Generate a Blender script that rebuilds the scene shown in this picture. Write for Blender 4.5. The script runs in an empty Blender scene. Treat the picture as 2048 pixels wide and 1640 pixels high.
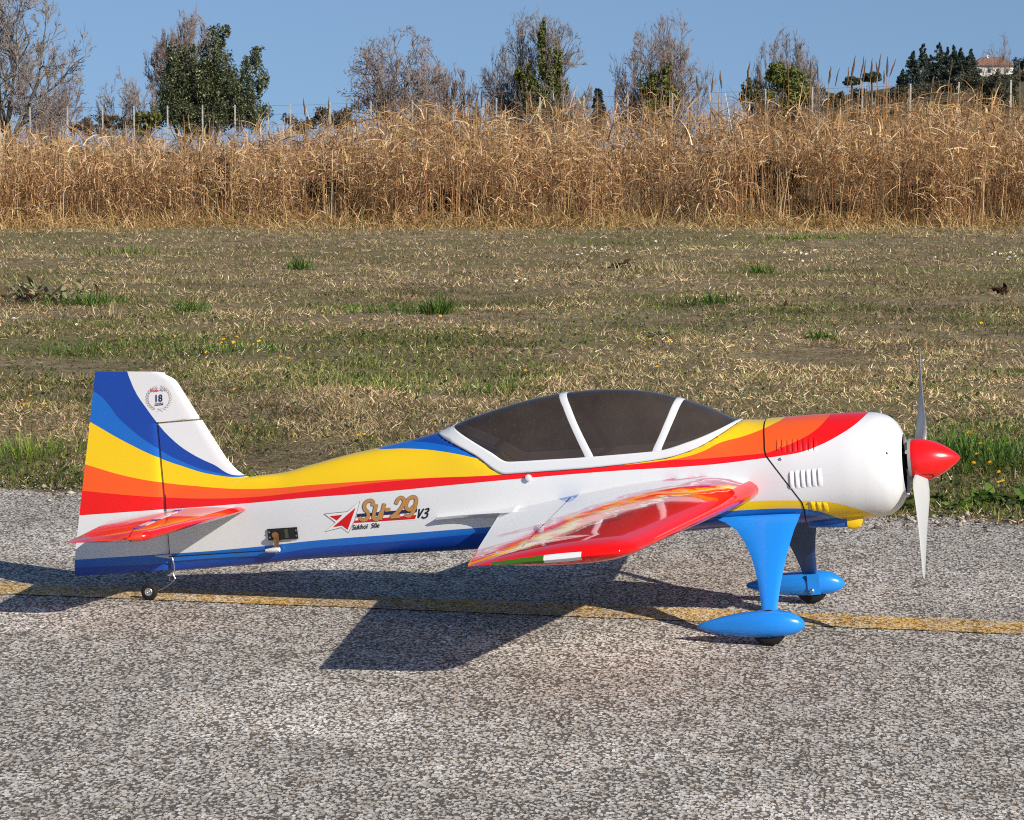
import bpy, bmesh, math, random
import numpy as np
from mathutils import Vector, Matrix

S = bpy.context.scene
C = S.collection
rad = math.radians
RNG = np.random.default_rng(11)
random.seed(5)

# ------------------------------------------------------------------ camera, sky, sun, exposure
FOC, PW, PH, HOR = 5500.0, 2048.0, 1640.0, 300.0       # focal length in photo pixels, photo size, horizon row
CAMH = 0.7442
TILT = math.atan((PH / 2 - HOR) / FOC)
cam = bpy.data.objects.new('camera', bpy.data.cameras.new('camera'))
C.objects.link(cam)
cam.location = (0, 0, CAMH)
cam.rotation_euler = (math.pi / 2 - TILT, 0, 0)
cam.data.sensor_width = 36.0
cam.data.lens = 36.0 * FOC / PW
cam.data.clip_start, cam.data.clip_end = 0.05, 6000
S.camera = cam

SUN_EL, SUN_AZ = rad(30), rad(137)                      # azimuth clockwise from +Y
world = bpy.data.worlds.new('World')
S.world = world
world.use_nodes = True
wn, wl = world.node_tree.nodes, world.node_tree.links
sky = wn.new('ShaderNodeTexSky')
sky.sky_type = 'NISHITA'
sky.sun_disc = False
sky.sun_elevation, sky.sun_rotation = SUN_EL, SUN_AZ
sky.altitude = 0
sky.air_density, sky.dust_density, sky.ozone_density = 1.0, 0.2, 3.0
# the clear sky of the photograph is blue right down to the trees: its dome is read a little higher up all round
tcw = wn.new('ShaderNodeTexCoord'); sepw = wn.new('ShaderNodeSeparateXYZ'); comw = wn.new('ShaderNodeCombineXYZ'); maw = wn.new('ShaderNodeMath')
maw.operation = 'MULTIPLY_ADD'; maw.inputs[1].default_value = .78; maw.inputs[2].default_value = .21
wl.new(tcw.outputs['Generated'], sepw.inputs[0]); wl.new(sepw.outputs[2], maw.inputs[0])
wl.new(sepw.outputs[0], comw.inputs[0]); wl.new(sepw.outputs[1], comw.inputs[1]); wl.new(maw.outputs[0], comw.inputs[2])
wl.new(comw.outputs[0], sky.inputs['Vector'])
wl.new(sky.outputs[0], wn['Background'].inputs[0])
wn['Background'].inputs[1].default_value = 0.10

sun = bpy.data.objects.new('sun', bpy.data.lights.new('sun', 'SUN'))
C.objects.link(sun)
sun.data.energy = 5.0
sun.data.angle = rad(0.5)
sun.data.color = (1.0, 0.93, 0.82)
tosun = Vector((math.sin(SUN_AZ) * math.cos(SUN_EL), math.cos(SUN_AZ) * math.cos(SUN_EL), math.sin(SUN_EL)))
sun.rotation_euler = tosun.to_track_quat('Z', 'Y').to_euler()

S.view_settings.view_transform = 'Standard'
S.view_settings.look = 'None'
S.view_settings.exposure = 0.2
S.view_settings.gamma = 1.0
S.view_settings.use_curve_mapping = False
S.render.engine = 'CYCLES'
S.cycles.max_bounces = 6
S.cycles.transparent_max_bounces = 12
S.cycles.sample_clamp_indirect = 4.0
S.cycles.use_denoising = False
S.cycles.use_adaptive_sampling = False
S.cycles.filter_width = 1.1

# ------------------------------------------------------------------ measuring helpers
_fw = np.array([0, math.cos(TILT), -math.sin(TILT)])
_up = np.array([0, math.sin(TILT), math.cos(TILT)])
_o = np.array([0, 0, CAMH])

def ray(px, py):
    return _fw + _up * (-(py - PH / 2) / FOC) + np.array([1.0, 0, 0]) * ((px - PW / 2) / FOC)

def gnd(px, py, z=0.0):
    r = ray(px, py)
    return _o + r * ((z - CAMH) / r[2])

def far(px, py, d):
    """point seen at a photo pixel, d metres away"""
    r = ray(px, py)
    return _o + r * (d / r[1])

NEARW, FARW = gnd(1538, 1291), gnd(1622, 1207)
BASE = (NEARW + FARW) / 2
YAW, PITCH = rad(-13.8), rad(6)
_X = np.array([math.cos(YAW), math.sin(YAW), 0]); _Y = np.array([-math.sin(YAW), math.cos(YAW), 0]); _Z = np.array([0, 0, 1.0])
FR = np.array([_X * math.cos(PITCH) + _Z * math.sin(PITCH), _Y, _Z * math.cos(PITCH) - _X * math.sin(PITCH)])
_lo = FR @ (_o - BASE)

def at(px, py, val=0.0, axis=1):
    """airplane coordinates (x forward, y to its left, z up) of a pixel on a plane through the airplane"""
    r = FR @ ray(px, py)
    return _lo + r * ((val - _lo[axis]) / r[axis])

def tolocal(w):
    return FR @ (np.asarray(w) - BASE)

def pchip(xs, ys):
    xs, ys = np.asarray(xs, float), np.asarray(ys, float)
    o = np.argsort(xs); xs, ys = xs[o], ys[o]
    h = np.diff(xs); d = np.diff(ys) / h
    m = np.zeros_like(ys)
    m[0], m[-1] = d[0], d[-1]
    for i in range(1, len(xs) - 1):
        if d[i - 1] * d[i] > 0:
            w1, w2 = 2 * h[i] + h[i - 1], h[i] + 2 * h[i - 1]
            m[i] = (w1 + w2) / (w1 / d[i - 1] + w2 / d[i])
    def f(x):
        x = np.clip(np.asarray(x, float), xs[0], xs[-1])
        i = np.clip(np.searchsorted(xs, x) - 1, 0, len(xs) - 2)
        t = (x - xs[i]) / h[i]
        t2, t3 = t * t, t * t * t
        return (2*t3-3*t2+1)*ys[i] + (t3-2*t2+t)*h[i]*m[i] + (-2*t3+3*t2)*ys[i+1] + (t3-t2)*h[i]*m[i+1]
    return f

def s2l(*c):
    return tuple(((v / 255) / 12.92 if v / 255 <= .04045 else ((v / 255 + .055) / 1.055) ** 2.4) for v in c)

# ------------------------------------------------------------------ object helpers
def tag(o, label=None, cat=None, group=None, kind=None):
    if label: o['label'] = label
    if cat: o['category'] = cat
    if group: o['group'] = group
    if kind: o['kind'] = kind
    return o

def empty(name, loc=(0, 0, 0), rz=0.0):
    o = bpy.data.objects.new(name, None)
    C.objects.link(o)
    o.location = loc
    o.rotation_euler = (0, 0, rz)
    o.empty_display_size = .1
    return o

def link(name, me, parent=None):
    o = bpy.data.objects.new(name, me)
    C.objects.link(o)
    if parent: o.parent = parent
    return o

def mk(name, verts, faces, mat, parent=None, smooth=True, sharp=40):
    me = bpy.data.meshes.new(name)
    me.from_pydata([tuple(map(float, v)) for v in verts], [], [tuple(map(int, f)) for f in faces])
    me.validate()
    bm = bmesh.new(); bm.from_mesh(me)
    bmesh.ops.remove_doubles(bm, verts=bm.verts, dist=1e-6)
    bmesh.ops.recalc_face_normals(bm, faces=bm.faces)
    bm.to_mesh(me); bm.free()
    if mat: me.materials.append(mat)
    if smooth:
        me.polygons.foreach_set('use_smooth', [True] * len(me.polygons))
        me.set_sharp_from_angle(angle=rad(sharp))
    return link(name, me, parent)

def fast(name, V, F, mat, col=None, parent=None, smooth=False):
    """a big mesh of equal polygons, with an own colour for each vertex"""
    me = bpy.data.meshes.new(name)
    V = np.ascontiguousarray(V, np.float32); F = np.ascontiguousarray(F, np.int32)
    n, k = F.shape
    me.vertices.add(len(V)); me.vertices.foreach_set('co', V.ravel())
    me.loops.add(n * k); me.loops.foreach_set('vertex_index', F.ravel())
    me.polygons.add(n); me.polygons.foreach_set('loop_start', np.arange(0, n * k, k, dtype=np.int32))
    if smooth: me.polygons.foreach_set('use_smooth', np.ones(n, bool))
    me.update(calc_edges=True)
    if col is not None:
        a = me.color_attributes.new('tint', 'FLOAT_COLOR', 'POINT')
        c = np.ones((len(V), 4), np.float32); c[:, :3] = col
        a.data.foreach_set('color', c.ravel())
    if mat: me.materials.append(mat)
    return link(name, me, parent)

def grid_faces(r, c, wrap=False):
    f = []
    for i in range(r - 1):
        for j in range(c if wrap else c - 1):
            k = (j + 1) % c
            f.append((i * c + j, i * c + k, (i + 1) * c + k, (i + 1) * c + j))
    return f

def loft(rings, caps=True):
    """closed rings -> verts, faces"""
    r, c = len(rings), len(rings[0])
    v = [p for ring in rings for p in ring]
    f = grid_faces(r, c, True)
    if caps:
        f.append(tuple(range(c))); f.append(tuple(range((r - 1) * c, r * c)))
    return v, f

def tube(pts, radii, n=6):
    pts = [np.asarray(p, float) for p in pts]
    if not hasattr(radii, '__len__'): radii = [radii] * len(pts)
    rings = []
    u = None
    for i, p in enumerate(pts):
        d = pts[min(i + 1, len(pts) - 1)] - pts[max(i - 1, 0)]
        d = d / (np.linalg.norm(d) + 1e-12)
        if u is None:
            u = np.cross(d, (0.3, 0.2, 0.9)); u /= np.linalg.norm(u)
        u = u - d * (u @ d); u /= np.linalg.norm(u) + 1e-12
        w = np.cross(d, u)
        rings.append([p + radii[i] * (math.cos(a) * u + math.sin(a) * w) for a in np.linspace(0, 2 * math.pi, n, endpoint=False)])
    return loft(rings)

def merge(*parts):
    V, F = [], []
    for v, f in parts:
        b = len(V)
        V += list(v); F += [tuple(i + b for i in q) for q in f]
    return V, F

def mirror(vf):
    return [np.array([p[0], -p[1], p[2]]) for p in vf[0]], [tuple(reversed(f)) for f in vf[1]]

# ------------------------------------------------------------------ materials
class M:
    def __init__(self, name):
        self.m = bpy.data.materials.new(name)
        self.m.use_nodes = True
        self.t = self.m.node_tree
        self.n, self.l = self.t.nodes, self.t.links
        self.b = self.n['Principled BSDF']
        self.out = self.n['Material Output']
    def new(self, t, **kw):
        nd = self.n.new(t)
        for k, v in kw.items(): setattr(nd, k, v)
        return nd
    def put(self, sock, v):
        if isinstance(v, bpy.types.NodeSocket): self.l.new(v, sock)
        elif v is not None:
            if sock.type == 'RGBA' and not hasattr(v, '__len__'): v = (v, v, v, 1)
            elif sock.type == 'RGBA' and len(v) == 3: v = (*v, 1)
            sock.default_value = v
    def math(self, op, a, b=None, c=None, clamp=False):
        nd = self.new('ShaderNodeMath', operation=op, use_clamp=clamp)
        self.put(nd.inputs[0], a)
        if b is not None: self.put(nd.inputs[1], b)
        if c is not None: self.put(nd.inputs[2], c)
        return nd.outputs[0]
    def mix(self, f, a, b, mode='MIX'):
        nd = self.new('ShaderNodeMix', data_type='RGBA', blend_type=mode)
        self.put(nd.inputs[0], f); self.put(nd.inputs[6], a); self.put(nd.inputs[7], b)
        return nd.outputs[2]
    def coord(self, which='Object'):
        return self.new('ShaderNodeTexCoord').outputs[which]
    def sep(self, v):
        nd = self.new('ShaderNodeSeparateXYZ'); self.l.new(v, nd.inputs[0]); return nd.outputs
    def comb(self, x, y, z):
        nd = self.new('ShaderNodeCombineXYZ')
        for i, v in enumerate((x, y, z)): self.put(nd.inputs[i], v)
        return nd.outputs[0]
    def noise(self, v, scale, detail=3, rough=.55, out=0):
        nd = self.new('ShaderNodeTexNoise')
        self.l.new(v, nd.inputs['Vector'])
        nd.inputs['Scale'].default_value = scale; nd.inputs['Detail'].default_value = detail; nd.inputs['Roughness'].default_value = rough
        return nd.outputs[out]
    def voro(self, v, scale, feature='F1', out='Distance', rnd=1.0):
        nd = self.new('ShaderNodeTexVoronoi', feature=feature)
        self.l.new(v, nd.inputs['Vector'])
        nd.inputs['Scale'].default_value = scale; nd.inputs['Randomness'].default_value = rnd
        return nd.outputs[out]
    def ramp(self, f, stops, interp='LINEAR'):
        nd = self.new('ShaderNodeValToRGB')
        nd.color_ramp.interpolation = interp
        e = nd.color_ramp.elements
        while len(e) > 1: e.remove(e[-1])
        for i, (p, c) in enumerate(stops):
            if not hasattr(c, '__len__'): c = (c, c, c)
            q = e[0] if i == 0 else e.new(p)
            q.position = p; q.color = (*c, 1)
        self.l.new(f, nd.inputs[0])
        return nd.outputs[0]
    def remap(self, v, a, b, c=0.0, d=1.0):
        nd = self.new('ShaderNodeMapRange')
        self.l.new(v, nd.inputs[0])
        for i, x in enumerate((a, b, c, d)): nd.inputs[i + 1].default_value = x
        return nd.outputs[0]
    def set(self, color=None, rough=.5, metal=0, spec=.5, coat=0, coatr=.1, alpha=1):
        b = self.b
        if color is not None: self.put(b.inputs['Base Color'], color)
        self.put(b.inputs['Roughness'], rough); self.put(b.inputs['Metallic'], metal)
        self.put(b.inputs['Specular IOR Level'], spec); self.put(b.inputs['Coat Weight'], coat)
        self.put(b.inputs['Coat Roughness'], coatr); self.put(b.inputs['Alpha'], alpha)
        return self
    def bump(self, h, strength=.3, dist=.01):
        nd = self.new('ShaderNodeBump')
        nd.inputs['Strength'].default_value = strength; nd.inputs['Distance'].default_value = dist
        self.l.new(h, nd.inputs['Height'])
        self.l.new(nd.outputs[0], self.b.inputs['Normal'])

def plain(name, color, rough=.5, metal=0, spec=.5, coat=0, var=0.0):
    m = M(name)
    c = color
    if var:
        nz = m.noise(m.coord(), 60, 4)
        c = m.mix(nz, tuple(v * (1 - var) for v in color), tuple(min(1, v * (1 + var)) for v in color))
    m.set(c, rough, metal, spec, coat)
    return m.m

def leafmat(name, trans=.3, rough=.6, spec=.25, gain=1.0):
    """thin plant stuff, each blade with its own tint"""
    m = M(name)
    a = m.new('ShaderNodeAttribute', attribute_name='tint')
    col = a.outputs['Color']
    m.set(col, rough, spec=spec)
    tr = m.new('ShaderNodeBsdfTranslucent')
    m.l.new(col, tr.inputs[0])
    mx = m.new('ShaderNodeMixShader')
    mx.inputs[0].default_value = trans
    m.l.new(m.b.outputs[0], mx.inputs[1]); m.l.new(tr.outputs[0], mx.inputs[2])
    m.l.new(mx.outputs[0], m.out.inputs[0])
    return m.m

WHITE = (.71, .715, .725); YEL = (.86, .56, .008); ORA = (.88, .105, .013); RED = (.80, .006, .006)
MID = (.008, .135, .52); DKB = (.006, .055, .34); LEGB = (.012, .23, .74)

# ------------------------------------------------------------------ ground: field, runway, line
_tab = np.random.default_rng(3).random((256, 256))
def vnoise(x, y, s, off=0):
    x = np.asarray(x) / s + off * 17.3; y = np.asarray(y) / s + off * 9.1
    i, j = np.floor(x).astype(int), np.floor(y).astype(int)
    u, v = x - i, y - j
    u = u * u * (3 - 2 * u); v = v * v * (3 - 2 * v)
    g = lambda a, b: _tab[a % 256, b % 256]
    return (g(i, j) * (1 - u) + g(i + 1, j) * u) * (1 - v) + (g(i, j + 1) * (1 - u) + g(i + 1, j + 1) * u) * v
def fnoise(x, y, s, off=0):
    return .55 * vnoise(x, y, s, off) + .3 * vnoise(x, y, s / 2.3, off + 5) + .15 * vnoise(x, y, s / 5.1, off + 9)

E0, E1 = gnd(0, 972), gnd(2048, 1043)
ED = (E1 - E0) / np.linalg.norm(E1 - E0)
EN = np.array([-ED[1], ED[0], 0])                        # away from the camera
def edge_dist(x, y):
    """metres beyond the runway's edge"""
    return (np.asarray(x) - E0[0]) * EN[0] + (np.asarray(y) - E0[1]) * EN[1]

m = M('field_soil')
p = m.coord()
n1 = m.noise(p, 9.0, 8, .72); n2 = m.noise(p, 55, 5, .7); n3 = m.noise(p, .35, 3)
col = m.mix(m.remap(n1, .35, .65), (.075, .058, .035), (.34, .265, .175))
col = m.mix(m.remap(n3, .42, .62), col, m.mix(n2, (.085, .085, .036), (.20, .17, .095)))
col = m.mix(m.remap(n2, .35, .7), col, m.mix(.5, col, (.25, .2, .12)))
m.set(col, 1.0, spec=0)
m.bump(m.math('ADD', n2, n1), .5, .02)
soil = m.m

def field_base(x, y):
    e = edge_dist(x, y)
    return -.004 + (.05 * (fnoise(x, y, 1.6) - .45) + .045 * (vnoise(x, y, .42, 81) - .45)) * np.clip((e - .10) / .5, 0, 1)
ys = np.concatenate([[-30, 0, 3, 5], np.arange(5.4, 28, .12), np.arange(28, 36, .5), [40, 50, 70, 100, 160, 300, 700, 1500, 3500]])
xs = np.concatenate([[-3000, -800, -200, -60, -30, -15], np.arange(-8, 8.01, .14), [15, 30, 60, 200, 800, 3000]])
V = []
for y in ys:
    for x in xs:
        e = float(edge_dist(x, y))
        z = -.004
        if abs(x) <= 8 and 5.4 <= y < 28 and e > .10:
            z = float(field_base(x, y))
        V.append((x, y, z))
tag(mk('field', V, grid_faces(len(ys), len(xs)), soil), kind='structure')

def asphalt(name, paint=False):
    m = M(name)
    p0 = m.coord()
    mp = m.new('ShaderNodeMapping'); mp.inputs['Rotation'].default_value = (0, 0, rad(14)); mp.inputs['Scale'].default_value = (1, .55, 1)
    m.l.new(p0, mp.inputs['Vector']); p = mp.outputs[0]
    wrp = m.new('ShaderNodeVectorMath', operation='ADD')
    m.l.new(p, wrp.inputs[0])
    sc = m.new('ShaderNodeVectorMath', operation='SCALE')
    m.l.new(m.noise(p, 190, 2, .5, 1), sc.inputs[0]); sc.inputs['Scale'].default_value = .0055
    m.l.new(sc.outputs[0], wrp.inputs[1])
    q = wrp.outputs[0]
    dist = m.voro(q, 205, 'F1', 'Distance')
    cell = m.voro(q, 205, 'F1', 'Color')
    dist2 = m.voro(q, 450, 'F1', 'Distance')
    cs = m.sep(cell)
    big = m.noise(p0, 1.9, 4, .6); med = m.noise(p0, 7, 4, .6); fine = m.noise(p, 330, 3, .6)
    blot = m.noise(p, 26, 3, .6)
    stone = m.ramp(cs[0], [(0, s2l(142, 136, 127)), (.2, s2l(178, 172, 162)), (.5, s2l(200, 194, 184)), (.85, s2l(217, 211, 202)), (1, s2l(236, 231, 223))])
    stone = m.mix(m.remap(cs[1], .7, .72), stone, m.mix(.45, stone, s2l(176, 150, 122)))
    stone = m.mix(m.remap(fine, .3, .7, 0, .35), stone, s2l(150, 142, 132))
    pit = s2l(84, 77, 69)
    if paint:
        pc = m.mix(cs[0], s2l(200, 154, 62), s2l(230, 188, 96))
        wear = m.math('MULTIPLY', m.remap(med, .36, .64, .26, 1), m.remap(cs[2], .06, .2))
        stone = m.mix(m.math('MULTIPLY', wear, .88), stone, pc)
        pit = m.mix(m.remap(cs[1], .25, .75), s2l(96, 70, 32), s2l(176, 132, 52))
    dd = m.math('ADD', m.math('ADD', m.math('MULTIPLY', dist, .72), m.math('MULTIPLY', dist2, .26)), m.math('MULTIPLY', m.math('SUBTRACT', fine, .5), .55))
    dd = m.math('ADD', dd, m.math('MULTIPLY', m.math('SUBTRACT', blot, .5), .28))
    gap = m.remap(dd, .66, .47)
    # missing stones leave dark pits
    gone = m.math('GREATER_THAN', m.math('ADD', cs[2], m.math('MULTIPLY', m.math('SUBTRACT', blot, .5), .6)), .86 if not paint else .94)
    mask = m.math('MULTIPLY', m.math('MINIMUM', m.math('MAXIMUM', gap, 0), 1), m.math('SUBTRACT', 1, m.math('MULTIPLY', gone, .85)))
    col = m.mix(mask, pit, stone)
    # weathering: pale rubbed zones and dull ones, a few rusty stains
    col = m.mix(m.remap(big, .50, .66, 0, 1), col, m.mix(1.0, col, (1.42, 1.42, 1.44), 'MULTIPLY'))
    col = m.mix(m.remap(med, .52, .30, 0, .42), col, m.mix(.45, col, s2l(110, 100, 90)))
    st = m.noise(p0, 2.6, 2, .5)
    col = m.mix(m.remap(st, .70, .80, 0, .28), col, m.mix(.6, col, s2l(120, 84, 58)))
    m.set(col, .85, spec=.25)
    h = m.math('ADD', m.math('MULTIPLY', mask, m.math('ADD', .6, m.math('MULTIPLY', cs[1], .5))), m.math('MULTIPLY', fine, .25))
    m.bump(h, .6 if not paint else .5, .004)
    return m.m

# the runway: a sheet with a crumbled far edge
nseg = 1400
ts = np.linspace(-6, 10, nseg)
v, f = [], []
for i, t in enumerate(ts):
    wob = .12 * (vnoise(t, 0, .6, 2) - .5) + .10 * (vnoise(t, 0, .16, 3) - .5) + .06 * (vnoise(t, 0, .05, 4) - .5) + .03 * (vnoise(t, 0, .02, 5) - .5)
    a = E0 + ED * t + EN * wob
    b = E0 + ED * t - EN * 14
    v += [(a[0], a[1], -.012), (a[0] - EN[0] * .012, a[1] - EN[1] * .012, 0), (b[0], b[1], 0)]
f = grid_faces(nseg, 3)
tag(mk('runway', v, f, asphalt('asphalt'), smooth=False), kind='structure')

L0, L1 = gnd(-420, 1160.5), gnd(2600, 1278.5)
LD = (L1 - L0) / np.linalg.norm(L1 - L0); LN = np.array([-LD[1], LD[0], 0])
n = 500
v = []
for i, t in enumerate(np.linspace(0, np.linalg.norm(L1 - L0), n)):
    c = L0 + LD * t
    for s in (-1, 1):
        w = .058 + .008 * (vnoise(t, s * 7, .05, 6) - .5) + .006 * (vnoise(t, s * 3, .015, 7) - .5)
        q = c + LN * s * w
        v.append((q[0], q[1], .0015))
tag(mk('painted_line', v, grid_faces(n, 2), asphalt('worn_yellow_paint', True), smooth=False), kind='structure')

# ------------------------------------------------------------------ the airplane
root = bpy.data.objects.new('model_airplane', None)
C.objects.link(root)
root.location = BASE
root.rotation_euler = Matrix(FR.T.tolist()).to_euler()
tag(root, 'white model aerobatic airplane with rainbow stripes and red spinner parked on the asphalt', 'model airplane')

def prof(pts):
    q = np.array([at(a, b) for a, b in pts])
    return pchip(q[:, 0], q[:, 2])
zt = prof([(335, 984), (420, 967), (510, 952), (560, 946), (620, 930), (700, 908), (757, 895), (880, 863), (935, 838), (1000, 816), (1060, 799), (1125, 786), (1180, 780),
           (1230, 778.5), (1290, 782), (1355, 795), (1420, 816), (1475, 838), (1530, 839), (1600, 833), (1700, 827), (1745, 826.5), (1772, 832), (1792, 846), (1803, 863), (1809, 880)])
zb = prof([(345, 1141), (520, 1126), (620, 1115), (800, 1103), (980, 1092), (1200, 1075), (1400, 1056), (1530, 1046), (1610, 1043), (1700, 1036), (1760, 1031), (1785, 1025), (1803, 1011), (1813, 992)])
def xof(px): return at(px, 950)[0]
def pxf(pts):
    return pchip([xof(a) for a, b in pts], [b for a, b in pts])
aw = pxf([(335, .007), (420, .018), (510, .029), (620, .043), (757, .056), (880, .065), (1000, .072), (1230, .078), (1450, .081), (1530, .083), (1610, .086), (1700, .086), (1745, .083), (1772, .078), (1792, .070), (1803, .062), (1811, .053)])
ntf = pxf([(335, 3.5), (600, 2.8), (900, 2.4), (1230, 2.2), (1530, 2.15), (1700, 2.05), (1811, 2.0)])
nbf = pxf([(335, 6), (700, 5), (1200, 4), (1500, 3.2), (1650, 2.4), (1811, 2.0)])
_zc = prof([(340, 1080), (620, 1040), (880, 1000), (1200, 985), (1530, 950), (1745, 930), (1811, 934)])

def section(x):
    t, b, c = float(zt(x)), float(zb(x)), float(_zc(x))
    return t, b, c, float(aw(x)), float(ntf(x)), float(nbf(x))
def wid(x, z):
    t, b, c, a, nt, nb = section(x)
    if z >= c: return a * max(0, 1 - min(1, (z - c) / (t - c)) ** nt) ** (1 / nt)
    return a * max(0, 1 - min(1, (c - z) / (c - b)) ** nb) ** (1 / nb)
XTAIL = at(345, 1060)[0]
FINT = .0042
def trs(px, py, off=0.0):
    """pixel -> point on the airplane's near side"""
    y = -.05
    for _ in range(30):
        l = at(px, py, y)
        w = FINT if l[0] < XTAIL else max(wid(l[0], l[2]), FINT if px < 500 else 0)
        y = .5 * y + .5 * (-w - off)
    return at(px, py, y)
def pt(x, ang):
    """section point by angle, -90 belly .. 0 near side .. 90 top .. 180 far side"""
    t, b, c, a, nt, nb = section(x)
    co, si = math.cos(ang), math.sin(ang)
    nn = nt if si >= 0 else nb
    y = -a * math.copysign(abs(co) ** (2 / nn), co)
    z = c + (t - c if si >= 0 else c - b) * math.copysign(abs(si) ** (2 / nn), si)
    return np.array([x, y, z])

# paint scheme: each colour starts above a curve z(x)
XA, XB, ZA, ZB = -1.26, .22, 0.0, .52
def livery():
    m = M('striped_film')
    sp = m.sep(m.coord())
    xn = m.remap(sp[0], XA, XB); zn = m.remap(sp[2], ZA, ZB)
    bounds = [
        (MID, [(150, 1136), (340, 1126), (520, 1113), (620, 1097), (800, 1082), (980, 1066), (1440, 1034), (1600, 1028), (1700, 1052), (1760, 1080)]),
        (YEL, [(150, 1120), (340, 1107), (520, 1093), (620, 1082), (800, 1068), (980, 1054), (1380, 1027), (1440, 1023), (1600, 1017), (1640, 1023), (1700, 1038), (1760, 1062)]),
        (WHITE, [(150, 1120), (340, 1107), (520, 1093), (620, 1082), (800, 1068), (980, 1054), (1380, 1027), (1440, 1010), (1480, 1004), (1600, 1001), (1660, 1004), (1700, 1013), (1740, 1026), (1775, 1040)]),
        (RED, [(155, 1031.5), (335, 1018), (500, 1006), (620, 995), (720, 987.5), (1000, 961), (1200, 944), (1400, 931), (1530, 916), (1565, 911), (1600, 904.5), (1640, 890), (1680, 869), (1710, 849), (1736, 826), (1760, 800)]),
        (ORA, [(165, 982), (250, 990), (335, 995), (420, 997), (500, 994.5), (620, 982), (750, 966), (850, 957), (1000, 949.5), (1200, 934), (1330, 921), (1400, 918), (1530, 906.5), (1560, 896), (1600, 879), (1630, 861), (1660, 831), (1680, 800)]),
        (YEL, [(172, 930), (250, 952), (335, 966.5), (430, 975.5), (500, 978), (560, 975.5), (620, 970), (750, 961), (850, 956), (1000, 949.5), (1200, 934), (1330, 921), (1370, 914), (1407, 902), (1441, 885), (1485, 873), (1530, 856), (1548, 847), (1568, 836), (1590, 800)]),
        (MID, [(183, 846.5), (250, 884), (321, 917), (364, 932), (425, 949), (486, 953.5), (520, 940), (560, 890), (700, 870), (757, 897.5), (810, 897), (870, 901), (950, 916), (1010, 935), (1100, 900), (1200, 700), (1800, 700)]),
        (DKB, [(190, 785.5), (242, 842), (315, 897), (364, 923), (425, 943.5), (486, 951), (520, 930), (560, 870), (700, 850), (790, 880), (821, 882), (864, 886), (916, 898), (960, 918), (1010, 930), (1100, 890), (1200, 690), (1800, 690)]),
        (WHITE, [(240, 715), (254, 746), (272, 787), (291, 814.5), (315, 846.5), (339.5, 874), (376, 903), (425, 928), (486, 950.5), (520, 920), (560, 800), (900, 700), (1200, 650), (1800, 650)]),
    ]
    col = None
    for c, pts in bounds:
        q = []
        for a, b in pts:
            l = trs(a, b) if (a < 500 or b > 820 or (a > 1500 and b > 824)) else at(a, b)
            q.append(((l[0] - XA) / (XB - XA), (l[2] - ZA) / (ZB - ZA)))
        q = [p for p in sorted(q) if 0 <= p[0] <= 1]
        fc = m.new('ShaderNodeFloatCurve')
        cu = fc.mapping.curves[0]
        ex = lambda a, b, x: a[1] + (b[1] - a[1]) / (b[0] - a[0]) * (x - a[0])
        q = [(0, min(1, max(0, ex(q[0], q[1], 0))))] + [(x, min(1, max(0, z))) for x, z in q] + [(1, min(1, max(0, ex(q[-2], q[-1], 1))))]
        pts_ = cu.points
        while len(pts_) > 2: pts_.remove(pts_[-1])
        pts_[0].location = q[0]; pts_[1].location = q[-1]
        for x, z in q[1:-1]: pts_.new(x, z)
        for p_ in pts_: p_.handle_type = 'AUTO_CLAMPED'
        fc.mapping.update()
        m.l.new(xn, fc.inputs['Value'])
        g = m.math('GREATER_THAN', zn, fc.outputs[0])
        col = m.mix(g, col if col is not None else DKB, c)
    m.set(col, .30, spec=.45, coat=.35, coatr=.06)
    # film: barely visible wrinkles
    m.bump(m.noise(m.coord(), 22, 3, .5), .05, .004)
    return m.m
LIV = livery()
white = plain('white_gloss', WHITE, .28, coat=.3)
red = plain('red_gloss', RED, .22, coat=.6)
yellow = plain('yellow_gloss', YEL, .25, coat=.4)
legblue = plain('blue_gloss', LEGB, .28, coat=.35)
midblue = plain('mid_blue_gloss', MID, .28, coat=.35)
dark = plain('dark_gap', (.018, .017, .016), .7, spec=.2)
black = plain('black_plastic', (.014, .014, .015), .38)
rubber = plain('rubber', (.013, .0125, .012), .75, spec=.3, var=.4)
steel = plain('steel', (.55, .55, .55), .3, metal=1)
alu = plain('rim_metal', (.62, .61, .6), .35, metal=.85)
brass = plain('bronze_arm', (.20, .10, .035), .4, spec=.5)

# canopy lines
def xz(pts):
    q = np.array([trs(a, b) for a, b in pts]); return q[:, 0], q[:, 2]
zlow = pchip(*xz([(879, 863.5), (950, 911), (1010, 948), (1080, 943), (1150, 938), (1240, 929), (1330, 916), (1390, 897), (1440, 868), (1486, 837)]))
zgls = pchip(*xz([(908, 855), (940, 880), (980, 904), (1017, 924), (1090, 920), (1170, 915), (1310, 903), (1380, 883), (1435, 860), (1480, 836.5)]))
XC0, XC1 = trs(879, 863.5)[0], trs(1486, 837)[0]
XG0, XG1 = trs(908, 855)[0], trs(1480, 836.5)[0]
def phi(x, z):
    t, b, c, a, nt, nb = section(x)
    r = min(1, max(0, (z - c) / (t - c)))
    return math.asin(min(1, r ** (nt / 2)))

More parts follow.
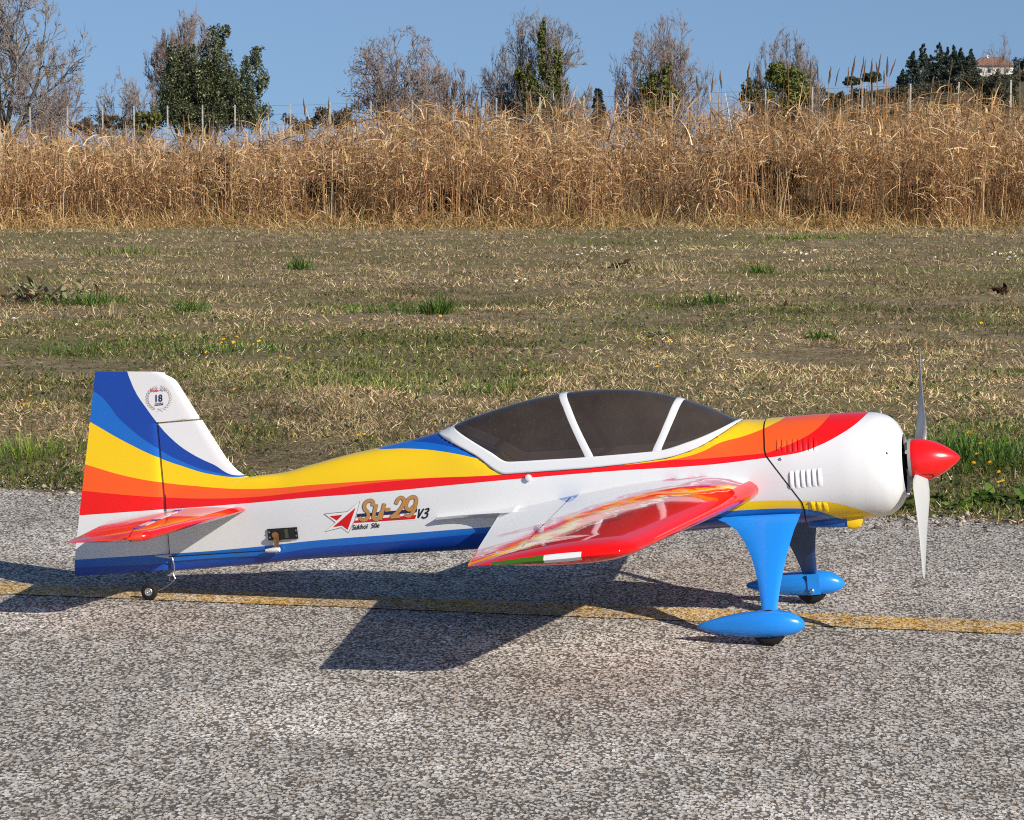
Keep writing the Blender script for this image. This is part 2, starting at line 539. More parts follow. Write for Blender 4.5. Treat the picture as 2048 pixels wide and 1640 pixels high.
# fuselage
NS = 30
angs = [(-math.pi / 2) + math.pi * i / NS for i in range(NS + 1)]
angs = angs + [math.pi - a for a in angs[1:-1][::-1]]
XF = at(1650, 930)[0]
xsf = np.concatenate([np.linspace(XTAIL, XF, 150)])
rings = []
HL = np.array([at(333, 985), at(346, 1141)])             # fuselage ends along the hinge line
for x in xsf:
    ring = []
    for a in angs:
        q = pt(x, a)
        if XC0 < x < XC1:
            q[2] = min(q[2], float(zlow(x)) - .001)
        k = max(0, 1 - (x - XTAIL) / .12)
        xh = np.interp(q[2], [HL[1][2], HL[0][2]], [HL[1][0], HL[0][0]])
        q[0] += k * (xh - XTAIL)
        ring.append(q)
    rings.append(ring)
mk('fuselage', *loft(rings), LIV, root, sharp=35)

# cowl over the nose, its rear edge slanted
jx, jz = xz([(1532, 842), (1530, 880), (1531, 908), (1560, 946), (1585, 978), (1605, 1003), (1611, 1020), (1613, 1040)])
o_ = np.argsort(jz)
def xjoint(z): return float(np.interp(z, jz[o_], jx[o_]))
XN = at(1811, 935)[0]
def outw(q, x, d):
    c = float(_zc(x)); n_ = np.array([0, q[1], q[2] - c]); l = np.linalg.norm(n_)
    return q + n_ / max(l, 1e-6) * d
rows = []
us = np.concatenate([np.linspace(0, .6, 22), np.linspace(.63, .9, 16), np.linspace(.91, 1, 16)])
seam0, seam1 = [], []
for k, u in enumerate(us):
    ring = []
    for a in angs:
        q = pt(at(1560, 930)[0], a)
        for _ in range(4):
            xr = xjoint(q[2]); x = xr + u * (XN - xr); q = pt(x, a)
        q = outw(q, x, .0014)
        ring.append(q)
        if k == 0:
            seam0.append(outw(pt(xr - .0022, a), xr - .0010, .0005)); seam1.append(outw(pt(xr + .0008, a), xr + .0008, .0012))
    rows.append(ring)
cf = rows[-1]
cz = float(_zc(XN))
def scl(ring, k, dx):
    return [np.array([p[0] + dx, p[1] * k, cz + (p[2] - cz) * k]) for p in ring]
rows += [scl(cf, .99, .0010), scl(cf, .972, .0012), scl(cf, .96, .0002), scl(cf, .955, -.004)]
wall = [scl(cf, .956, -.0035), scl(cf, .95, -.03)]
v, f = loft(rows, caps=False)
cowl = mk('cowl', v, f, LIV, root, sharp=50)
mk('seam', *loft([seam0, seam1], caps=False), dark, root)
# engine inside
bay = scl(cf, .955, -.028)
v = bay + [np.array([cf[0][0] - .028, 0, cz])]
f = [(i, (i + 1) % len(bay), len(bay)) for i in range(len(bay))]
eng = mk('engine_bay', *merge((v, f), loft(wall, caps=False)), dark, cowl, smooth=False)
for k in range(9):
    a = 2 * math.pi * k / 9 + .2
    pts = [np.array([XN - .02, math.cos(a) * r, cz + math.sin(a) * r]) for r in (.012, .040)]
    mk('cylinder_fin', *tube(pts, [.009, .008], 8), plain('engine_brown', (.06, .035, .022), .55) if k == 0 else bpy.data.materials['engine_brown'], cowl)

# louvres, screws on the cowl
def louvre(px0, py0, px1, py1, wpx, lean, hgt=.0024):
    """raised slat: px0,py0 top, px1,py1 bottom, open on its rear side"""
    v = []
    for t in np.linspace(0, 1, 7):
        cx, cy = px0 + (px1 - px0) * t, py0 + (py1 - py0) * t
        e = min(1, 4.5 * min(t, 1 - t) + .15)
        for s, h in ((0, -.001), (0, hgt * e), (.35, hgt * e * .95), (.75, hgt * e * .45), (1, -.0004)):
            v.append(trs(cx + s * wpx, cy, .0014 + h))
    return v, grid_faces(7, 5)
for i in range(8):
    x = 1553 + i * 10.6
    mk('louvre', *louvre(x, 877 - i * .6, x + 1, 906 - i * .5 - (0 if i else 3), 8.2, 0, .0015), LIV, cowl)
for i in range(6):
    x = 1579 + i * 11.2
    mk('louvre', *louvre(x, 942 - i * 1.1, x + 2.5, 977 - i * 1.0, 8.8, 0), LIV, cowl)
for i in range(3):
    x = 1621 + i * 12.5
    mk('louvre', *louvre(x, 1003 + i * .8, x + 5, 1022 + i * 1.5, 9.5, 0), yellow, cowl)
for a, b, r in ((1563, 894, .0014), (1561, 918, .0024), (1774, 906, .0022), (1619, 1005, .0016)):
    c = trs(a, b, .0014)
    mk('screw', *tube([c + (0, .001, 0), c + (0, -.0015, 0), c + (0, -.0022, 0)], [r, r, r * .6], 10), steel, cowl)

# belly air outlet below the cowl
def box_loft(secs, n=5):
    """secs: (x, y half width, z top, z bottom)"""
    rings = []
    for x, w, a, b in secs:
        ring = []
        for k in range(24):
            t = 2 * math.pi * k / 24
            co, si = math.cos(t), math.sin(t)
            ring.append(np.array([x, w * math.copysign(abs(co) ** (2 / n), co), (a + b) / 2 + (a - b) / 2 * math.copysign(abs(si) ** (2 / n), si)]))
        rings.append(ring)
    return loft(rings)
p0, p1, p2, p3 = at(1617, 1042, -.03), at(1619, 1057, -.03), at(1698, 1056, -.03), at(1698, 1032, -.03)
sc = mk('air_outlet', *box_loft([(p0[0], .034, p0[2] + .012, p1[2] + .001), (p0[0] + .003, .036, p0[2] + .012, p1[2]), (p2[0], .036, p3[2] + .006, p2[2])]), midblue, root)
q1, q2, q3 = at(1724, 1032, -.03), at(1715, 1060, -.03), at(1700, 1059.5, -.03)
mk('lip', *box_loft([(p2[0] - .001, .038, p3[2] + .005, p2[2] - .0015), (q3[0] + .008, .0385, q1[2] + .006, q2[2]), (q1[0] - .004, .0385, q1[2] + .006, q2[2] + .003), (q1[0] + .003, .037, q1[2] + .005, q1[2] - .004)]), yellow, sc)

# spinner, back plate, propeller
SPX0, SPX1 = at(1826, 921)[0], at(1921, 915)[0]
SPZ = (at(1826, 921.5)[2] * .6 + at(1921, 915)[2] * .4)
def lathe(prof_, z0, n=40):
    return [[np.array([x, r * math.cos(a), z0 + r * math.sin(a)]) for a in np.linspace(0, 2 * math.pi, n, endpoint=False)] for x, r in prof_]
SL = SPX1 - SPX0
spr = [(0, .0338), (.04, .0346), (.15, .0342), (.3, .0322), (.45, .0288), (.6, .0238), (.75, .0172), (.87, .0105), (.95, .0052), (.985, .0024), (1, .0004)]
spinner = mk('spinner', *loft(lathe([(SPX0 + SL * a, b) for a, b in spr], SPZ)), red, root, sharp=60)
mk('back_plate', *loft(lathe([(SPX0 - .006, .030), (SPX0 - .005, .0346), (SPX0 - .0004, .0350)], SPZ)), plain('plate_grey', (.36, .36, .36), .4), root)
mk('drive_hub', *loft(lathe([(XN - .02, .012), (SPX0 - .006, .012)], SPZ, 16)), dark, root)
PXC = at(1844, 925)[0]
blade_m = plain('blade_grey', (.43, .43, .42), .42, coat=.1, var=.05)
AL = rad(37)
def blade(sgn):
    rings = []
    for r, ch, th in ((.020, .020, .009), (.032, .028, .0085), (.045, .036, .007), (.062, .0425, .006), (.085, .0425, .005), (.115, .037, .004), (.150, .029, .003), (.178, .021, .0022), (.197, .0135, .0016), (.207, .0065, .0012), (.210, .0015, .001)):
        be = math.atan(.215 / (2 * math.pi * max(r, .04)))
        ring = []
        for k in range(14):
            t = 2 * math.pi * k / 14
            c = math.cos(t) * ch / 2 - ch * .06
            h = math.sin(t) * th / 2
            ax = c * math.sin(be) + h * math.cos(be)
            tg = c * math.cos(be) - h * math.sin(be)
            # radial direction: up for sgn=+1, leaning away from the camera
            up = np.array([0, math.sin(AL), math.cos(AL)]) * sgn
            tgv = np.array([0, math.cos(AL), -math.sin(AL)]) * sgn
            ring.append(np.array([PXC, 0, SPZ]) + up * r + tgv * tg * -1 + np.array([1.0, 0, 0]) * ax)
        rings.append(ring)
    return loft(rings)
prop = empty('propeller'); prop.parent = root
mk('blade', *blade(1), blade_m, prop, sharp=70)
mk('blade', *blade(-1), blade_m, prop, sharp=70)
# dark slots where the blades leave the spinner
for sgn in (1, -1):
    up = np.array([0, math.sin(AL), math.cos(AL)]) * sgn; tg = np.array([0, math.cos(AL), -math.sin(AL)])
    ring = []
    for k in range(20):
        t = 2 * math.pi * k / 20
        dx, dy = .0165 * math.cos(t) + .002 * math.cos(t), .010 * math.sin(t)
        x = PXC + dx
        rr = float(np.interp((x - SPX0) / SL, [a for a, b in spr], [b for a, b in spr])) + .0003
        ring.append(np.array([x, 0, SPZ]) + up * math.sqrt(max(rr * rr - dy * dy, 1e-8)) + tg * dy)
    mk('blade_slot', ring, [tuple(range(20))], dark, spinner, smooth=False)

# canopy: frame and three panes
def cpt(x, f_, off, far_side=False):
    q = outw(pt(x, f_), x, off)
    return q
canopy = empty('canopy'); canopy.parent = root
rowsN = 110
v = []
xsC = np.linspace(XC0 + .0005, XC1 - .0005, rowsN)
for side in (0, 1):
    for x in xsC:
        fl = phi(x, float(zlow(x)) - .0005)
        fg = phi(x, float(zgls(x))) if XG0 < x < XG1 else math.pi / 2
        fg = max(fg, fl)
        for t in np.linspace(0, 1, 7):
            a = fl + (fg - fl) * t
            if side: a = math.pi - a
            e = .0008 if 0 < t < 1 else .0006
            v.append(cpt(x, a, e))
fA = grid_faces(rowsN, 7)
f = fA + [tuple(i + rowsN * 7 for i in reversed(q)) for q in fA]
fo = mk('canopy_frame', v, f, white, canopy, sharp=70)
md = fo.modifiers.new('thickness', 'SOLIDIFY'); md.thickness = .0008; md.offset = -1
def hoopx(pts):
    q = np.array([trs(a, b) for a, b in pts]); o = np.argsort(q[:, 2])
    return lambda z: float(np.interp(z, q[o, 2], q[o, 0]))
h1a = hoopx([(1120, 786), (1126, 815), (1140, 850), (1157, 887), (1172, 918)]); h1b = hoopx([(1136, 784), (1142, 815), (1156, 850), (1173, 885), (1189, 916)])
h2a = hoopx([(1353, 796), (1335, 832), (1318, 872), (1302, 906)]); h2b = hoopx([(1368, 800), (1351, 833), (1335, 870), (1321, 903)])
def on_curve(xf, t):
    """t 0..1 over the canopy from near sill to far sill along a hoop line x(z)"""
    x = xf(float(zlow(-.3)) + .05)
    for _ in range(8):
        fl = phi(x, float(zlow(x)))
        a = fl + (math.pi - 2 * fl) * t
        x = .4 * x + .6 * xf(pt(x, a)[2])
    return x, a
NT = 41
for ha, hb in ((h1a, h1b), (h2a, h2b)):
    v = []
    for t in np.linspace(0, 1, NT):
        (xa, a1), (xb, a2) = on_curve(ha, t), on_curve(hb, t)
        for u in (0, .12, .5, .88, 1):
            x = xa + (xb - xa) * u; a = a1 + (a2 - a1) * u
            v.append(cpt(x, a, -.0001 if u in (0, 1) else .0006))
    mk('hoop', v, grid_faces(NT, 5), white, canopy, sharp=70)
m = M('smoked_glass')
nz = m.noise(m.coord(), 9, 3, .6)
m.set(m.mix(m.remap(nz, .3, .7), (.032, .023, .018), (.064, .050, .041)), .14, spec=.5, alpha=.84)
glass = m.m
mid1 = lambda z: .5 * (h1a(z) + h1b(z)); mid2 = lambda z: .5 * (h2a(z) + h2b(z))
cuts = [lambda z: XC0 + .002, mid1, mid2, lambda z: XC1 - .002]
for k in range(3):
    v = []; NU = 30
    for t in np.linspace(0, 1, NT):
        xa, a1 = on_curve(cuts[k], t); xb, a2 = on_curve(cuts[k + 1], t)
        for u in np.linspace(0, 1, NU):
            x = xa + (xb - xa) * u
            fl = phi(x, float(zlow(x)))
            v.append(pt(x, fl + (math.pi - 2 * fl) * t))
    mk('glass_pane', v, grid_faces(NT, NU), glass, canopy, sharp=80)
c = trs(1058, 955)
mk('latch_knob', *tube([c + (0, .001, 0), c + (0, -.0015, 0), c + (0, -.002, 0), c + (0, -.0050, 0), c + (0, -.0058, 0)], [.002, .002, .0052, .0052, .0035], 14), white, canopy)

# fin and rudder
def plate(rows, thick, n=13, te=False):
    """rows: (x rear, x front, z); closed ring with a rounded nose"""
    rings = []
    for xa, xb, z in rows:
        L = xb - xa
        up, dn = [], []
        for t in np.linspace(0, 1, n):
            s = 1 - (1 - t) ** 1.4
            x = xa + L * s
            d = (xb - x)
            h = thick * min(1, math.sqrt(max(0, d) / .012 + 1e-9))
            if te: h *= .28 + .72 * min(1, (x - xa) / .13)
            up.append(np.array([x, -h, z])); dn.append(np.array([x, h, z]))
        rings.append(up + dn[::-1][1:])
    return loft(rings)
def line(pts):
    q = np.array([at(a, b) for a, b in pts]); o = np.argsort(q[:, 2]); return lambda z: float(np.interp(z, q[o, 2], q[o, 0]))
te = line([(192, 747), (171, 925), (152, 1095), (149, 1140), (151, 1148)])
hinge = line([(317, 843), (330, 985), (343, 1141)])
finle = line([(399, 832), (425, 873), (452, 915), (472, 938), (490, 951), (530, 962)])
tople = line([(399, 834), (372, 787), (359, 765), (355, 758.5), (351, 753.5), (346, 749.5), (339, 746), (330, 743.5)])
zT, zH, zB = at(260, 744.5)[2], at(358, 839.5)[2], at(250, 1145)[2]
rows = []
sl = (at(330, 743)[2] - at(192, 747)[2]) / (at(330, 743)[0] - at(192, 747)[0])
for z in np.linspace(zB, zH - .0012, 30): rows.append((te(z), hinge(z) - .0010, z))
rows.append((te(zH), hinge(zH) - .0010, zH - .001))
for z in np.linspace(zH - .0008, zT, 26):
    rows.append((te(z), tople(z), z))
rows.append((te(zT) + .002, tople(zT) - .012, zT + .0012))
XMID = (te(zT) + tople(zT)) / 2
def level_top(vf):
    return [np.array([p[0], p[1], p[2] - (p[0] - XMID) * sl_top * max(0, min(1, (p[2] - zH) / (zT - zH)))]) for p in vf[0]], vf[1]
sl_top = math.tan(rad(5.2))
rud = mk('rudder', *level_top(plate(rows, .0042, te=True)), LIV, root, sharp=50)
rows = []
for z in np.linspace(at(330, 990)[2], zH - .0035, 30): rows.append((hinge(z) + .0010, finle(z), z))
mk('vertical_fin', *plate(rows, .0042), LIV, root, sharp=50)
# hinge gap seen dark between fin and rudder
mk('hinge_strip', *tube([(hinge(z), 0, z) for z in np.linspace(zB + .004, zH - .004, 12)], .0012, 6), plain('hinge_tape', (.12, .09, .085), .6), rud)

# wings
def naca(c, t=.14):
    return 5 * t * (.2969 * math.sqrt(max(c, 0)) - .126 * c - .3516 * c * c + .2843 * c ** 3 - .1036 * c ** 4)
def wz(x): return .217 + (x + .434) * .0184
TIPY = .70
def wle(y): return np.interp(y, [.05, .075, .655, .68, TIPY, TIPY + .012, TIPY + .017], [-.013, -.016, -.088, -.093, -.104, -.124, -.150])
def wte(y): return np.interp(y, [.05, .075, TIPY, TIPY + .017], [-.438, -.434, -.322, -.317])
def wth(y): return np.interp(y, [.05, .66, .68, TIPY, TIPY + .012, TIPY + .017], [.145, .135, .128, .105, .06, .015])
AI, AO = .098, .632
HF = .715
def wring(y, c0, c1, closed_front=False, n=22):
    L0, L1 = wle(y), wte(y); ch = L0 - L1; th = wth(y)
    cs = c0 + (c1 - c0) * (1 - np.cos(np.linspace(0, math.pi, n))) / 2
    up = [np.array([L0 - ch * c, -y, wz(L0 - ch * c) + ch * max(naca(c, th), .0012)]) for c in cs[::-1]]
    dn = [np.array([L0 - ch * c, -y, wz(L0 - ch * c) - ch * max(naca(c, th), .0012)]) for c in cs]
    return up + dn[1:] if c0 == 0 else up + dn
yy = [.05, .07, AI - .001, AI, *np.linspace(.13, .6, 20), AO, AO + .001, .645, .66, .67, .68, .69, TIPY, TIPY + .005, TIPY + .009, TIPY + .012, TIPY + .015, TIPY + .017]
rings = []
for y in yy:
    ail = AI - 1e-9 <= y <= AO + 1e-9
    rings.append(wring(y, 0, HF - .006 if ail else 1.0))
wing_vf = loft(rings)
rings = [wring(y, HF + .002, 1.0) for y in np.linspace(AI + .002, AO - .0025, 22)]
ail_vf = loft(rings)

def flames():
    m = M('flame_film')
    sp = m.sep(m.coord())
    y = m.math('ABSOLUTE', sp[1])
    t = m.remap(y, .075, TIPY)
    L0 = m.remap(y, .075, .66, -.016, -.089); ch = m.remap(y, .075, TIPY, .418, .222)
    c = m.math('DIVIDE', m.math('SUBTRACT', L0, sp[0]), ch)
    q = m.comb(m.math('MULTIPLY', sp[0], 7.5), m.math('MULTIPLY', y, 9), m.math('MULTIPLY', m.math('GREATER_THAN', c, HF), 3.0))
    n1 = m.noise(q, 1.0, 1.5, .5); n2 = m.noise(q, 2.4, 2, .55)
    tb = m.math('MAXIMUM', m.math('ADD', m.math('MULTIPLY', c, .95), -.26), .03)
    tr_ = m.math('ADD', m.math('MULTIPLY', c, 1.5), .17)
    vv = m.math('DIVIDE', m.math('SUBTRACT', t, tb), m.math('SUBTRACT', tr_, tb))
    vv = m.math('ADD', vv, m.math('MULTIPLY', m.math('SUBTRACT', n1, .5), 1.15))
    vv = m.math('ADD', vv, m.math('MULTIPLY', m.math('SUBTRACT', n2, .5), .5))
    pink, mag, cream = (.66, .17, .30), (.44, .014, .11), (.78, .68, .44)
    vv = m.remap(vv, -.5, 1.5)
    col = m.ramp(vv, [(0, WHITE), (.27, pink), (.30, mag), (.335, WHITE), (.355, pink), (.385, mag), (.415, ORA), (.45, YEL), (.495, cream), (.525, YEL), (.55, ORA), (.595, RED), (.625, cream), (.645, mag), (.67, (.60, .004, .012)), (.76, RED)], 'CONSTANT')
    # leading edge and tip stay red
    edge = m.math('GREATER_THAN', m.math('ADD', t, m.math('MULTIPLY', m.math('MAXIMUM', m.math('SUBTRACT', .30, c), 0), .1)), .945)
    le = m.math('LESS_THAN', c, .035)
    col = m.mix(m.math('MAXIMUM', edge, le), col, RED)
    # white and green blocks on the tip's edge
    tip = m.math('GREATER_THAN', y, TIPY + .0120)
    w_ = m.math('MULTIPLY', m.math('GREATER_THAN', sp[0], -.212), m.math('LESS_THAN', sp[0], -.160))
    g_ = m.math('MULTIPLY', m.math('GREATER_THAN', sp[0], -.285), m.math('LESS_THAN', sp[0], -.212))
    col = m.mix(m.math('MULTIPLY', tip, w_), col, WHITE)
    col = m.mix(m.math('MULTIPLY', tip, g_), col, (.05, .14, .012))
    # blue corner where the aileron's hinge line starts
    blue = m.math('MULTIPLY', m.math('LESS_THAN', m.math('ADD', t, m.math('MULTIPLY', m.math('ABSOLUTE', m.math('SUBTRACT', c, .70)), 2.2)), .155), m.math('GREATER_THAN', c, .685))
    col = m.mix(blue, col, MID)
    m.set(col, .06, spec=.24, coat=.06, coatr=.03)
    m.bump(m.noise(m.coord(), 14, 2, .5), .04, .004)
    return m.m
FLM = flames()
for nm, fn in (('wing', lambda q: q), ('wing', mirror)):
    w = mk(nm, *fn(wing_vf), FLM, root, sharp=45)
    mk('aileron', *fn(ail_vf), FLM, w, sharp=45)
# root fairing behind each wing
def fairing():
    rings = []
    for k, t in enumerate(np.linspace(0, 1, 10)):
        x = -.405 - .135 * t
        y0 = -.060
        y1 = -(.078 + .034 * (1 - t) ** 2.2)
        zc_ = wz(x) + .0015
        h = .011 * (1 - t) + .0012
        d = .016 * (1 - t) + .002
        rings.append([np.array([x, y0, zc_ + h * .7]), np.array([x, (y0 + y1) / 2, zc_ + h * .55]), np.array([x, y1, zc_ + .002]), np.array([x, y1 + .002, zc_ - .002]), np.array([x, (y0 + y1) / 2, zc_ - d * .5]), np.array([x, y0, zc_ - d])])
    return loft(rings)
mk('wing_fairing', *fairing(), white, root, sharp=50)
mk('wing_fairing', *mirror(fairing()), white, root, sharp=50)

# tailplane
sz = at(493, 1019, -.022)[2]
s_le = lambda y: np.interp(y, [.01, .31, .322, .328], [at(493, 1019, -.022)[0] + .004, at(303, 1070, sz, 2)[0], at(303, 1070, sz, 2)[0] - .018, at(303, 1070, sz, 2)[0] - .04])
s_te = lambda y: np.interp(y, [.01, .325], [at(493, 1019, -.022)[0] - .235, at(140, 1079, sz, 2)[0] + .017])
s_h = lambda y: np.interp(y, [.01, .325], [at(493, 1019, -.022)[0] - .112, at(331, 1050, sz, 2)[0]])
def sring(y, xa, xb, h0, h1, te_):
    ring_u, ring_d = [], []
    for t in np.linspace(0, 1, 12):
        x = xa + (xb - xa) * t
        h = .0088 * (1 if y < .30 else max(.15, 1 - ((y - .30) / .029) ** 2))
        if te_: h *= .18 + .82 * t
        else: h *= math.sqrt(max(0, 1 - t ** 3)) + .02
        ring_u.append(np.array([x, -y, sz + h])); ring_d.append(np.array([x, -y, sz - h]))
    return ring_u + ring_d[::-1]
ysS = [.004, .02, .05, .1, .15, .2, .25, .28, .30, .31, .318, .324, .328]
stab_vf = loft([sring(y, s_h(y) + .0015, s_le(y), 0, 0, False) for y in ysS])
ysE = [.012, .03, .05, .1, .15, .2, .25, .28, .30, .31, .318, .324, .328]
elev_vf = loft([sring(y, s_te(y), s_h(y) - .0015, 0, 0, True) for y in ysE])
m = M('tail_film')
sp = m.sep(m.coord())
ya = m.math('ABSOLUTE', sp[1])
q = m.comb(m.math('MULTIPLY', sp[0], 9), m.math('MULTIPLY', ya, 26), 0)
n1 = m.noise(q, 1.0, 3, .6)
vv = m.math('ADD', m.remap(ya, .0, .30), m.math('MULTIPLY', m.math('SUBTRACT', n1, .5), .5))
col = m.ramp(vv, [(0, WHITE), (.42, (.70, .18, .30)), (.50, (.75, .02, .02)), (.62, ORA), (.72, RED)], 'CONSTANT')
col = m.mix(m.math('GREATER_THAN', ya, .292), col, m.mix(m.remap(m.noise(m.coord(), 14, 2), .45, .55), RED, (.86, .035, .008)))
lead = m.math('GREATER_THAN', m.math('ADD', sp[0], m.math('MULTIPLY', ya, .17)), float(s_le(.02)) - .016)
col = m.mix(lead, col, RED)
m.set(col, .2, spec=.5, coat=.5, coatr=.05)
TAIL = m.m
for fn in (lambda q: q, mirror):
    st = mk('tailplane', *fn(stab_vf), TAIL, root, sharp=45)
    mk('elevator', *fn(elev_vf), TAIL, st, sharp=45)
    # white and blue dashes along the elevator's hinge
    for i, (a, b, c_) in enumerate(((.035, .055, DKB), (.06, .085, WHITE), (.10, .155, WHITE), (.158, .178, DKB), (.19, .235, WHITE), (.24, .27, DKB))):
        vf = ([np.array([s_h(y) + dx, -y, sz + .0096]) for y in (a, b) for dx in (-.010, .003)] + [np.array([s_h(y) + dx, -y, sz + .0084]) for y in (a, b) for dx in (-.010, .003)],
              [(0, 1, 3, 2), (4, 5, 7, 6), (0, 1, 5, 4), (2, 3, 7, 6), (0, 2, 6, 4), (1, 3, 7, 5)])
        mk('stripe_patch', *fn(vf), white if c_ is WHITE else bpy.data.materials.get('patch_blue') or plain('patch_blue', DKB, .3), st, smooth=False)

# landing gear
GY = -float(tolocal(NEARW)[1])
def leg_vf():
    L = [(1428, 1037), (1452, 1046), (1474, 1062), (1490, 1086), (1502, 1112), (1510, 1140), (1517, 1172), (1521, 1200), (1524, 1226)]
    Rr = [(1601, 1028), (1596, 1042), (1589, 1058), (1582, 1080), (1574, 1110), (1567, 1140), (1561, 1172), (1557, 1200), (1554, 1226)]
    ysl = [.072, .082, .095, .110, .126, .143, .160, .176, .190]
    rings = []
    for (a, b, y) in zip(L, Rr, ysl):
        A, B = at(*a, -y), at(*b, -y)
        ring = []
        for t in np.linspace(0, 1, 9):
            e = math.sin(math.pi * min(1, max(0, t))) ** .35 if 0 < t < 1 else .12
            ring.append(A + (B - A) * t + np.array([0, -.0034 * e, .002 * e]))
        for t in np.linspace(1, 0, 9)[1:-1]:
            e = math.sin(math.pi * t) ** .35
            ring.append(A + (B - A) * t + np.array([0, .0034 * e, -.002 * e]))
        rings.append(ring)
    return loft(rings)
def pant_vf():
    top = [(1396, 1252), (1399, 1247), (1412, 1243), (1440, 1234.5), (1480, 1225.5), (1520, 1221), (1555, 1220), (1580, 1223), (1597, 1231), (1606, 1239), (1611, 1248)]
    bot = [(1396, 1253), (1400, 1258), (1415, 1263), (1440, 1269), (1480, 1274), (1520, 1275), (1555, 1273.5), (1580, 1270), (1597, 1264), (1606, 1257), (1611, 1249)]
    yc = -GY
    rings = []
    x0, x1 = at(1396, 1252, yc)[0], at(1611, 1248, yc)[0]
    for a, b in zip(top, bot):
        A, B = at(*a, yc), at(*b, yc)
        x = (A[0] + B[0]) / 2; t = (x - x0) / (x1 - x0)
        w = .0235 * math.sqrt(max(0, 1 - max(0, (t - .62) / .38) ** 2)) * min(1, (t / .62 + .02)) ** .62
        zc_, hh = (A[2] + B[2]) / 2, max(.0006, (A[2] - B[2]) / 2)
        w = max(w, .0006)
        rings.append([np.array([x, yc + w * math.copysign(abs(math.cos(q)) ** .85, math.cos(q)), zc_ + hh * math.copysign(abs(math.sin(q)) ** .85, math.sin(q))]) for q in np.linspace(0, 2 * math.pi, 28, endpoint=False)])
    return loft(rings)
def wheel_vf(cx, cy, cz_, R_, w, rr, n=30):
    prof_ = [(-w * .5, rr), (-w * .5, R_ * .72), (-w * .40, R_ * .90), (-w * .22, R_ * .985), (0, R_), (w * .22, R_ * .985), (w * .40, R_ * .90), (w * .5, R_ * .72), (w * .5, rr)]
    rings = [[np.array([cx + r * math.cos(a), cy + y, cz_ + r * math.sin(a)]) for a in np.linspace(0, 2 * math.pi, n, endpoint=False)] for y, r in prof_]
    return loft(rings, caps=False)
def rim_vf(cx, cy, cz_, rr, w, n=24):
    prof_ = [(-w * .5 - .0004, .0006), (-w * .5 - .0016, rr * .25), (-w * .5 - .0004, rr * .34), (-w * .38, rr * .5), (-w * .40, rr * .8), (-w * .5 - .0006, rr * .93), (-w * .5, rr * 1.02), (w * .5, rr * 1.02), (w * .5 + .0006, rr * .93), (w * .4, rr * .8), (w * .38, rr * .5), (w * .5, rr * .3), (w * .5, .0006)]
    return loft([[np.array([cx + r * math.cos(a), cy + y, cz_ + r * math.sin(a)]) for a in np.linspace(0, 2 * math.pi, n, endpoint=False)] for y, r in prof_])
WR = .0272
nl = tolocal(NEARW)
zup = FR @ np.array([0, 0, 1.0])
wc = nl + zup * WR
def far_side(vf):
    v_, f_ = mirror(vf)
    return [p + np.array([.011, 0, 0]) for p in v_], f_
for side, fn in ((0, lambda q: q), (1, far_side)):
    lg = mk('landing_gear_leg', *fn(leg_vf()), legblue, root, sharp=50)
    lg.data.materials.append(bpy.data.materials.get('inner_leg_blue') or plain('inner_leg_blue', (.012, .045, .15), .35, coat=.2))  # inward, downward leg faces get a darker blue than the outer ones
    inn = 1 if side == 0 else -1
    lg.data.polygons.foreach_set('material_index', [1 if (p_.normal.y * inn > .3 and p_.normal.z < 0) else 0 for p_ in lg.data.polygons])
    pn = mk('wheel_pant', *fn(pant_vf()), legblue, root, sharp=60)
    yi = wc[1] + .0235                                    # bracket and screw on the pant's inner side
    br = at(1547, 1250, wc[1])
    mk('screw', *fn(tube([np.array([br[0] - .004, yi - .003, br[2] - .008]), np.array([br[0] - .004, yi + .003, br[2] - .008]), np.array([br[0] - .004, yi + .004, br[2] - .008])], [.0042, .0042, .003], 12)), steel, pn)
    bx = [np.array([br[0] + dx, yi + dy, br[2] + dz]) for dz in (-.014, .020) for dx, dy in ((-.010, -.003), (.010, -.003), (.010, .0012), (-.010, .0012))]
    mk('bracket', *fn((bx, [(0, 1, 2, 3), (4, 5, 6, 7), (0, 1, 5, 4), (1, 2, 6, 5), (2, 3, 7, 6), (3, 0, 4, 7)])), legblue, pn, smooth=False)
    wh = empty('wheel'); wh.parent = root
    mk('tyre', *fn(wheel_vf(wc[0], wc[1], wc[2], WR, .020, .013)), rubber, wh, sharp=50)
    mk('rim', *fn(rim_vf(wc[0], wc[1], wc[2], .013, .020)), alu, wh, sharp=40)

# tail wheel on its bent wire
tg = tolocal(gnd(299, 1200))
TR = .0142
tc = tg + zup * TR
tw = empty('tail_wheel'); tw.parent = root
mk('tyre', *wheel_vf(tc[0], tc[1], tc[2], TR, .009, .0066), rubber, tw, sharp=50)
mk('rim', *rim_vf(tc[0], tc[1], tc[2], .0066, .0095), alu, tw, sharp=40)
wp = [at(352, 1138, -.0015), at(346, 1143, -.003), at(347, 1150, -.004), at(350, 1157, -.005), at(345, 1163, -.006), at(339, 1160, -.006), at(340, 1152, -.006), at(347, 1150, -.0055), at(351, 1157, -.005), at(346, 1164, -.0045), at(325, 1178, -.006), at(308, 1183, -.007), tc + (.004, -.006, 0), tc + (0, -.004, 0)]
mk('wire_strut', *tube(wp, .0008, 6), steel, tw)
mk('bracket', *tube([at(344, 1112, -.006), at(346, 1122, -.007), at(348, 1128, -.007), at(349, 1142, -.006)], [.0012, .0022, .0012, .0014], 8), steel, tw)

